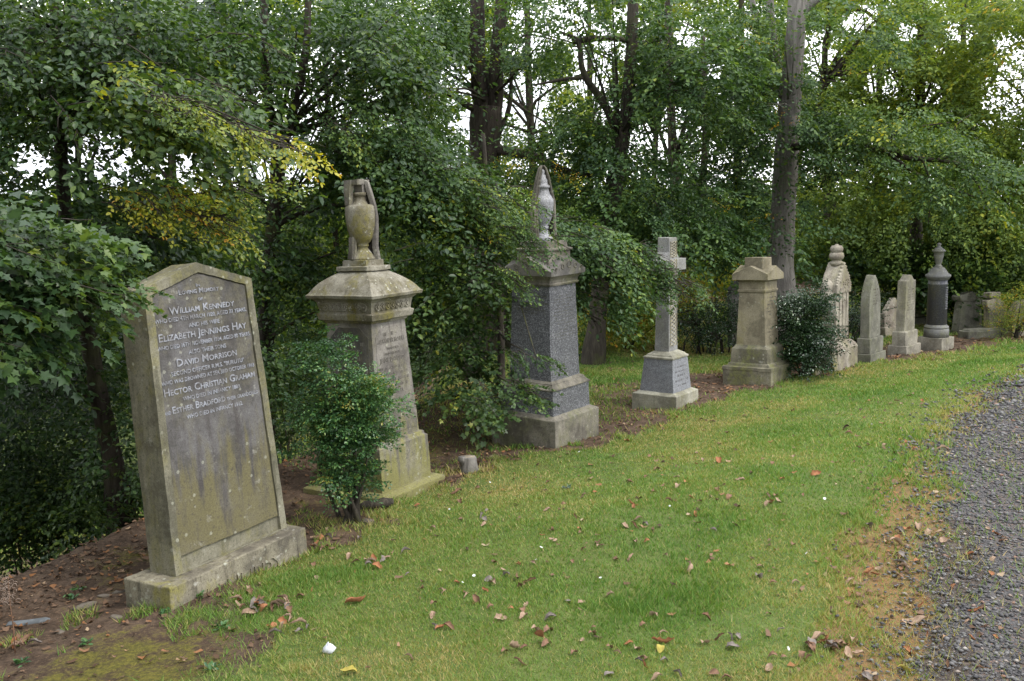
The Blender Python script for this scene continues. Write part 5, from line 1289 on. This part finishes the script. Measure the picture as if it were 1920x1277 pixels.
def rock(px, py, s, label, m):
    x, y, z = at_ground(px, py); n = 14; mb = MB(); prof = [(-.4, .5), (-.1, .95), (.25, 1.0), (.5, .7), (.62, .2)]
    mb.lathe([(h*s*.6, r_*s) for h, r_ in prof], (0, 0), 9, 1.25, .8)
    mb.v = [(a*(1+.15*rng.standard_normal()), b_*(1+.15*rng.standard_normal()), c_) for a, b_, c_ in mb.v]
    o = mb.build('rock', m, None, 0); o.location = (x, y, z); o.rotation_euler = (0, 0, rng.random()*6); tag(o, label, 'rock', 'loose stones on the soil'); 
RK = simple_mat('field_stone', (.16, .135, .11), (.09, .075, .06), 18)
rock(160, 1137, .045, 'rounded brown stone left of the tallest headstone base', RK); rock(226, 1110, .030, 'pinkish stone resting against the left end of the tallest headstone base', RK)
rock(195, 1118, .028, 'small angular stone just left of the pinkish one', RK); rock(112, 1185, .026, 'small pale stone on bare soil near the lower left', RK); rock(218, 1158, .030, 'flat tan stone in front of the left base corner', RK)
rock(690, 978, .045, 'grey stone beside the bush stem', RK)
o = MB().loft([(0, -.10, .10, -.022, .022), (.012, -.09, .08, -.015, .018)]).build('slate_piece', simple_mat('slate', (.15, .165, .18), (.10, .11, .12), 30), None, .003)
o.location = at_ground(52, 1168); o.rotation_euler = (.1, 0, .25); tag(o, 'thin blue-grey slate piece lying on the soil at the left edge', 'slate')
# crumpled white tissue
mb = MB(); mb.lathe([(-.01, .01), (.0, .022), (.014, .024), (.026, .015), (.032, .004)], (0, 0), 9)
mb.v = [(a*(1+.25*rng.standard_normal()), b_*(1+.25*rng.standard_normal()), c_*(1+.2*rng.standard_normal())) for a, b_, c_ in mb.v]
o = mb.build('tissue', simple_mat('white_paper', (.7, .72, .76), (.6, .62, .66), 30, .7, .1)); x, y, z = at_ground(617, 1224); o.location = (x, y, z+.006); tag(o, 'crumpled white tissue lying on the lawn near the bottom', 'tissue')

# fallen leaves: one curled mesh of each kind, copied
def leaf_mesh(seed, L, W, curl, lob, name='fallen_leaf'):
    r = random.Random(seed); V = []; nx, ny = 9, 5
    for i in range(nx):
        f = i/(nx-1); wv = W*math.sin(math.pi*min(1, f*.93+.05))**.75*(1+lob*math.sin(f*19))
        for j in range(ny):
            g_ = (j/(ny-1)-.5)*2; a = curl*g_*1.2
            V.append((L*(f-.5), wv*math.sin(a)/max(curl*1.2, .01), wv*(1-math.cos(a))/max(curl*1.2, .01)+.012*math.sin(f*5+seed)*L/.09+.004*r.random()))
    Fs = [(i*ny+j, (i+1)*ny+j, (i+1)*ny+j+1, i*ny+j+1) for i in range(nx-1) for j in range(ny-1)]
    me = bpy.data.meshes.new(name); me.from_pydata(V, [], Fs); me.update(); me.polygons.foreach_set('use_smooth', [True]*len(Fs)); return me
LM = {'brown': simple_mat('dry_brown_leaf', (.22, .125, .075), (.13, .075, .05), 60), 'tan': simple_mat('pale_tan_leaf', (.34, .24, .17), (.24, .16, .11), 60),
      'orange': simple_mat('orange_leaf', (.32, .145, .065), (.22, .09, .045), 60), 'grey': simple_mat('grey_leaf', (.20, .17, .15), (.13, .11, .10), 60), 'yellow': simple_mat('yellow_leaf', (.34, .29, .06), (.27, .22, .05), 60), 'dark': simple_mat('dark_leaf', (.06, .03, .02), (.03, .02, .015), 60)}
LMESH = {}
for c_ in LM:
    for q in range(4):
        me = leaf_mesh(q*7+len(c_), .062+.012*q, .022+.004*(q % 3), (.5, .9, 1.3, 1.8)[q], (.0, .25, .12, .3)[q]); me.materials.append(LM[c_]); LMESH[c_, q] = me
def put_leaf(px, py, c_, q, s=1.0, label=None, rx=None, rzz=None, up=0, group=None, xyz=None):
    x, y, z = at_ground(px, py, 3) if xyz is None else xyz
    o = bpy.data.objects.new('fallen_leaf', LMESH[c_, q]); COL.objects.link(o); o.location = (x, y, z+.012+up); o.scale = (s, s, s)
    o.rotation_euler = (rng.normal(0, .35) if rx is None else rx, rng.normal(0, .3), rng.random()*6.28 if rzz is None else rzz)
    tag(o, label, 'leaf', group); return o
put_leaf(668, 1132, 'orange', 2, 1.15, 'broad orange-pink leaf on the grass at lower centre-left', rzz=.3)
put_leaf(1012, 1205, 'orange', 0, .9, 'bright tan leaf standing on its edge in the longer grass', rx=1.3, up=.02, rzz=2.2)
put_leaf(965, 1222, 'tan', 1, .8, 'pale pinkish leaf tilted in the longer grass', rx=.8, up=.01)
put_leaf(1243, 1207, 'orange', 3, .95, 'curled red-brown leaf above a yellow leaf at the bottom', rzz=.1); put_leaf(1238, 1222, 'yellow', 0, .75, 'small yellow leaf beside the curled red-brown one at the bottom')
put_leaf(654, 1268, 'yellow', 1, .9, 'yellow leaf at the bottom edge, lower left of centre'); put_leaf(1586, 806, 'dark', 1, 1.0, 'single dark brown leaf on the open lawn right of centre', rzz=.1)
put_leaf(1381, 988, 'tan', 0, .9, 'pale greenish-tan leaf lying flat mid lawn'); put_leaf(1768, 847, 'tan', 3, 1.1, 'pale rolled leaf at the path edge', rzz=.1)
put_leaf(1530, 891, 'orange', 1, .9, 'small orange leaf mid lawn, left of the path'); put_leaf(1715, 1170, 'tan', 0, 1.5, 'large ragged grey-pink leaf at the path margin', rzz=-.3, rx=0)
put_leaf(1700, 1262, 'yellow', 2, .7, 'small yellow leaf on the gravel at the bottom'); put_leaf(1347, 873, 'orange', 2, 1.0, 'upright orange leaf on the mid lawn above the centre')
put_leaf(855, 926, 'brown', 3, 1.1, 'dark curled leaf right of the first pedestal plinth'); put_leaf(1290, 1072, 'tan', 2, .75, 'pale curled leaf standing on edge in the lawn at centre', rx=1.1, up=.015)
def many(n, boxp, cols, label, group, smin=.45, smax=.95):
    k = 0
    while k < n:
        px, py = rng.uniform(boxp[0], boxp[2]), rng.uniform(boxp[1], boxp[3]); x, y, z = at_ground(px, py, 3)
        s_, t_, p_, lw, pt, ed = zones(np.array([x]), np.array([y]))
        if s_[0] < .15 or (p_[0] > -.05 and 'path' not in label) or (p_[0] < -.1 and 'path' in label): continue
        if 'path' not in label and fbm(np.array([x*1.4]), np.array([y*1.4]), s=71)[0] < .36+.18*rng.random(): continue
        c_ = cols[rng.integers(len(cols))]
        put_leaf(0, 0, c_, int(rng.integers(4)), .8*rng.uniform(smin, smax), label, None, None, -.002, group, (x, y, z)); k += 1
many(120, (420, 960, 1640, 1277), ('brown', 'brown', 'tan', 'grey', 'tan'), 'dry curled fallen leaf scattered on the near lawn', 'fallen leaves on the near lawn')
many(18, (420, 960, 1640, 1277), ('orange',), 'orange fallen leaf scattered on the near lawn', 'orange leaves on the near lawn', .35, .7)
many(80, (700, 740, 1750, 960), ('brown', 'tan', 'orange', 'brown'), 'small dry leaf scattered on the lawn before the monuments', 'fallen leaves on the far lawn', .5, 1.0)
many(40, (1600, 960, 1900, 1277), ('brown', 'tan', 'orange'), 'dry leaf lying on the gravel path', 'fallen leaves on the path', .4, .8)
# heaps of leaves near the first headstone
for (cx, cy, sx, sy, n, lb, gr) in ((500, 1140, 50, 14, 26, 'pale crumpled leaf in the drift before the tallest headstone', 'leaf drift before the tallest headstone'), (560, 1175, 60, 12, 12, 'pale crumpled leaf in the drift before the tallest headstone', 'leaf drift before the tallest headstone'),
                                    (600, 1020, 40, 14, 16, 'dry leaf caught beside the right end of the tallest headstone base', 'leaves beside the headstone base'), (700, 1055, 35, 12, 8, 'dry leaf on the lawn edge right of the tallest headstone', 'leaves at the lawn edge'),
                                    (1560, 1222, 60, 16, 16, 'crumpled leaf caught in the grass at the path margin', 'leaves at the path margin'), (35, 1212, 25, 9, 8, 'whitish crumpled leaf at the lower left edge', 'leaves at the lower left edge'), (1690, 1040, 80, 60, 14, 'crumpled leaf on the mossy path margin', 'leaves on the mossy margin')):
    for q in range(n):
        put_leaf(cx+rng.normal(0, sx*.6), cy+rng.normal(0, sy*.7), ('tan', 'brown', 'tan', 'grey', 'orange')[int(rng.integers(5))], int(rng.integers(4)), rng.uniform(.45, .9), lb, None, None, .006*rng.random(), gr)
# daisies
DP = MB()
for q in range(9):
    a = q/9*6.283; DP.add([(0, 0, .0), (.008*math.cos(a-.25), .008*math.sin(a-.25), .0015), (.0095*math.cos(a), .0095*math.sin(a), .001), (.008*math.cos(a+.25), .008*math.sin(a+.25), .0015)], [(0, 1, 2, 3)])
d0 = None; DW = simple_mat('white_petals', (.75, .75, .75), (.65, .65, .68), 30, .7, 0)
dm = bpy.data.meshes.new('petals'); dm.from_pydata(DP.v, [], DP.f); dm.materials.append(DW)
for (px, py) in ((868, 1104), (889, 1090), (843, 964), (1005, 1060), (1015, 1037), (1126, 1095), (919, 912), (1086, 854), (1256, 958), (1512, 1048), (1546, 945), (1478, 1230)):
    x, y, z = at_ground(px, py, 3); o = bpy.data.objects.new('daisy', dm); COL.objects.link(o); o.location = (x, y, z+.03); o.rotation_euler = (rng.normal(0, .3)+.5, rng.normal(0, .3), rng.random()*6)
    s = rng.uniform(.6, 1.0); o.scale = (s, s, s); tag(o, 'small white daisy flower in the lawn', 'flower', 'daisies in the lawn')
# dry weed stalk at the left edge
x, y, z = at_ground(28, 1225); e = empty('dry_weed', (x, y, z)); tag(e, 'dead brown weed stalk with a curly seed head at the lower left edge', 'weed')
MB().tube([(0, 0, -.02), (.005, 0, .12), (0, 0, .26), (.004, 0, .36)], [.003, .0028, .002, .001], 5).build('stalk', LM['brown'], e)
mb = MB()
for q in range(46):
    a = rng.random()*6.28; h = .24+.13*rng.random(); r_ = .035*rng.random()**.6; c = (r_*math.cos(a), r_*math.sin(a), h); k = rng.uniform(.004, .011)
    mb.tube([(c[0]+k*math.cos(w_), c[1]+k*.6*math.sin(w_*1.3+q), c[2]+k*math.sin(w_)) for w_ in np.linspace(0, 5, 7)], .0009, 3)
mb.build('seed_head', simple_mat('dry_seed', (.45, .36, .30), (.3, .22, .18), 50), e)
# small weeds (rosettes) in the bare ground
for (px, py, lb) in ((150, 1108, 'small green weed on the soil far left'), (133, 1125, 'tiny green seedling left of the brown stone'), (412, 1180, 'green weed in the bare patch before the tallest headstone'), (398, 1258, 'green rosette weed at the bottom left'), (308, 1152, 'green seedling at the headstone base corner'), (1063, 918, 'blue-grey leafy sprig in the middle of the lawn'), (375, 1120, 'clump of leafy weeds against the headstone base'), (40, 1245, 'ragged green weed at the bottom left corner'), (160, 1210, 'patch of leafy weeds on the mossy soil')):
    x, y, z = at_ground(px, py); V = []; Fc = []
    n = 16; az = rng.random(n)*6.28; R = euler_mats(az, -.35+.3*rng.standard_normal(n), .3*rng.standard_normal(n)); T, Fk = LEAF['beech']
    W = np.einsum('nij,kj->nki', R, T*np.array([1, .8, 1]))*(.022+.016*rng.random(n))[:, None, None]+np.stack([rng.normal(0, .014, n), rng.normal(0, .014, n), .004+.012*rng.random(n)], 1)[:, None]
    me = np_mesh('weed', W.reshape(-1, 3), (Fk[None]+np.arange(n)[:, None, None]*6).reshape(-1, 4), dict(tint=np.repeat(.5+.12*rng.standard_normal(n), 6)))
    o = link('weed', me, lf_box if 'blue' not in lb else lf_holly); o.location = (x, y, z); tag(o, lb, 'weed', 'weeds')
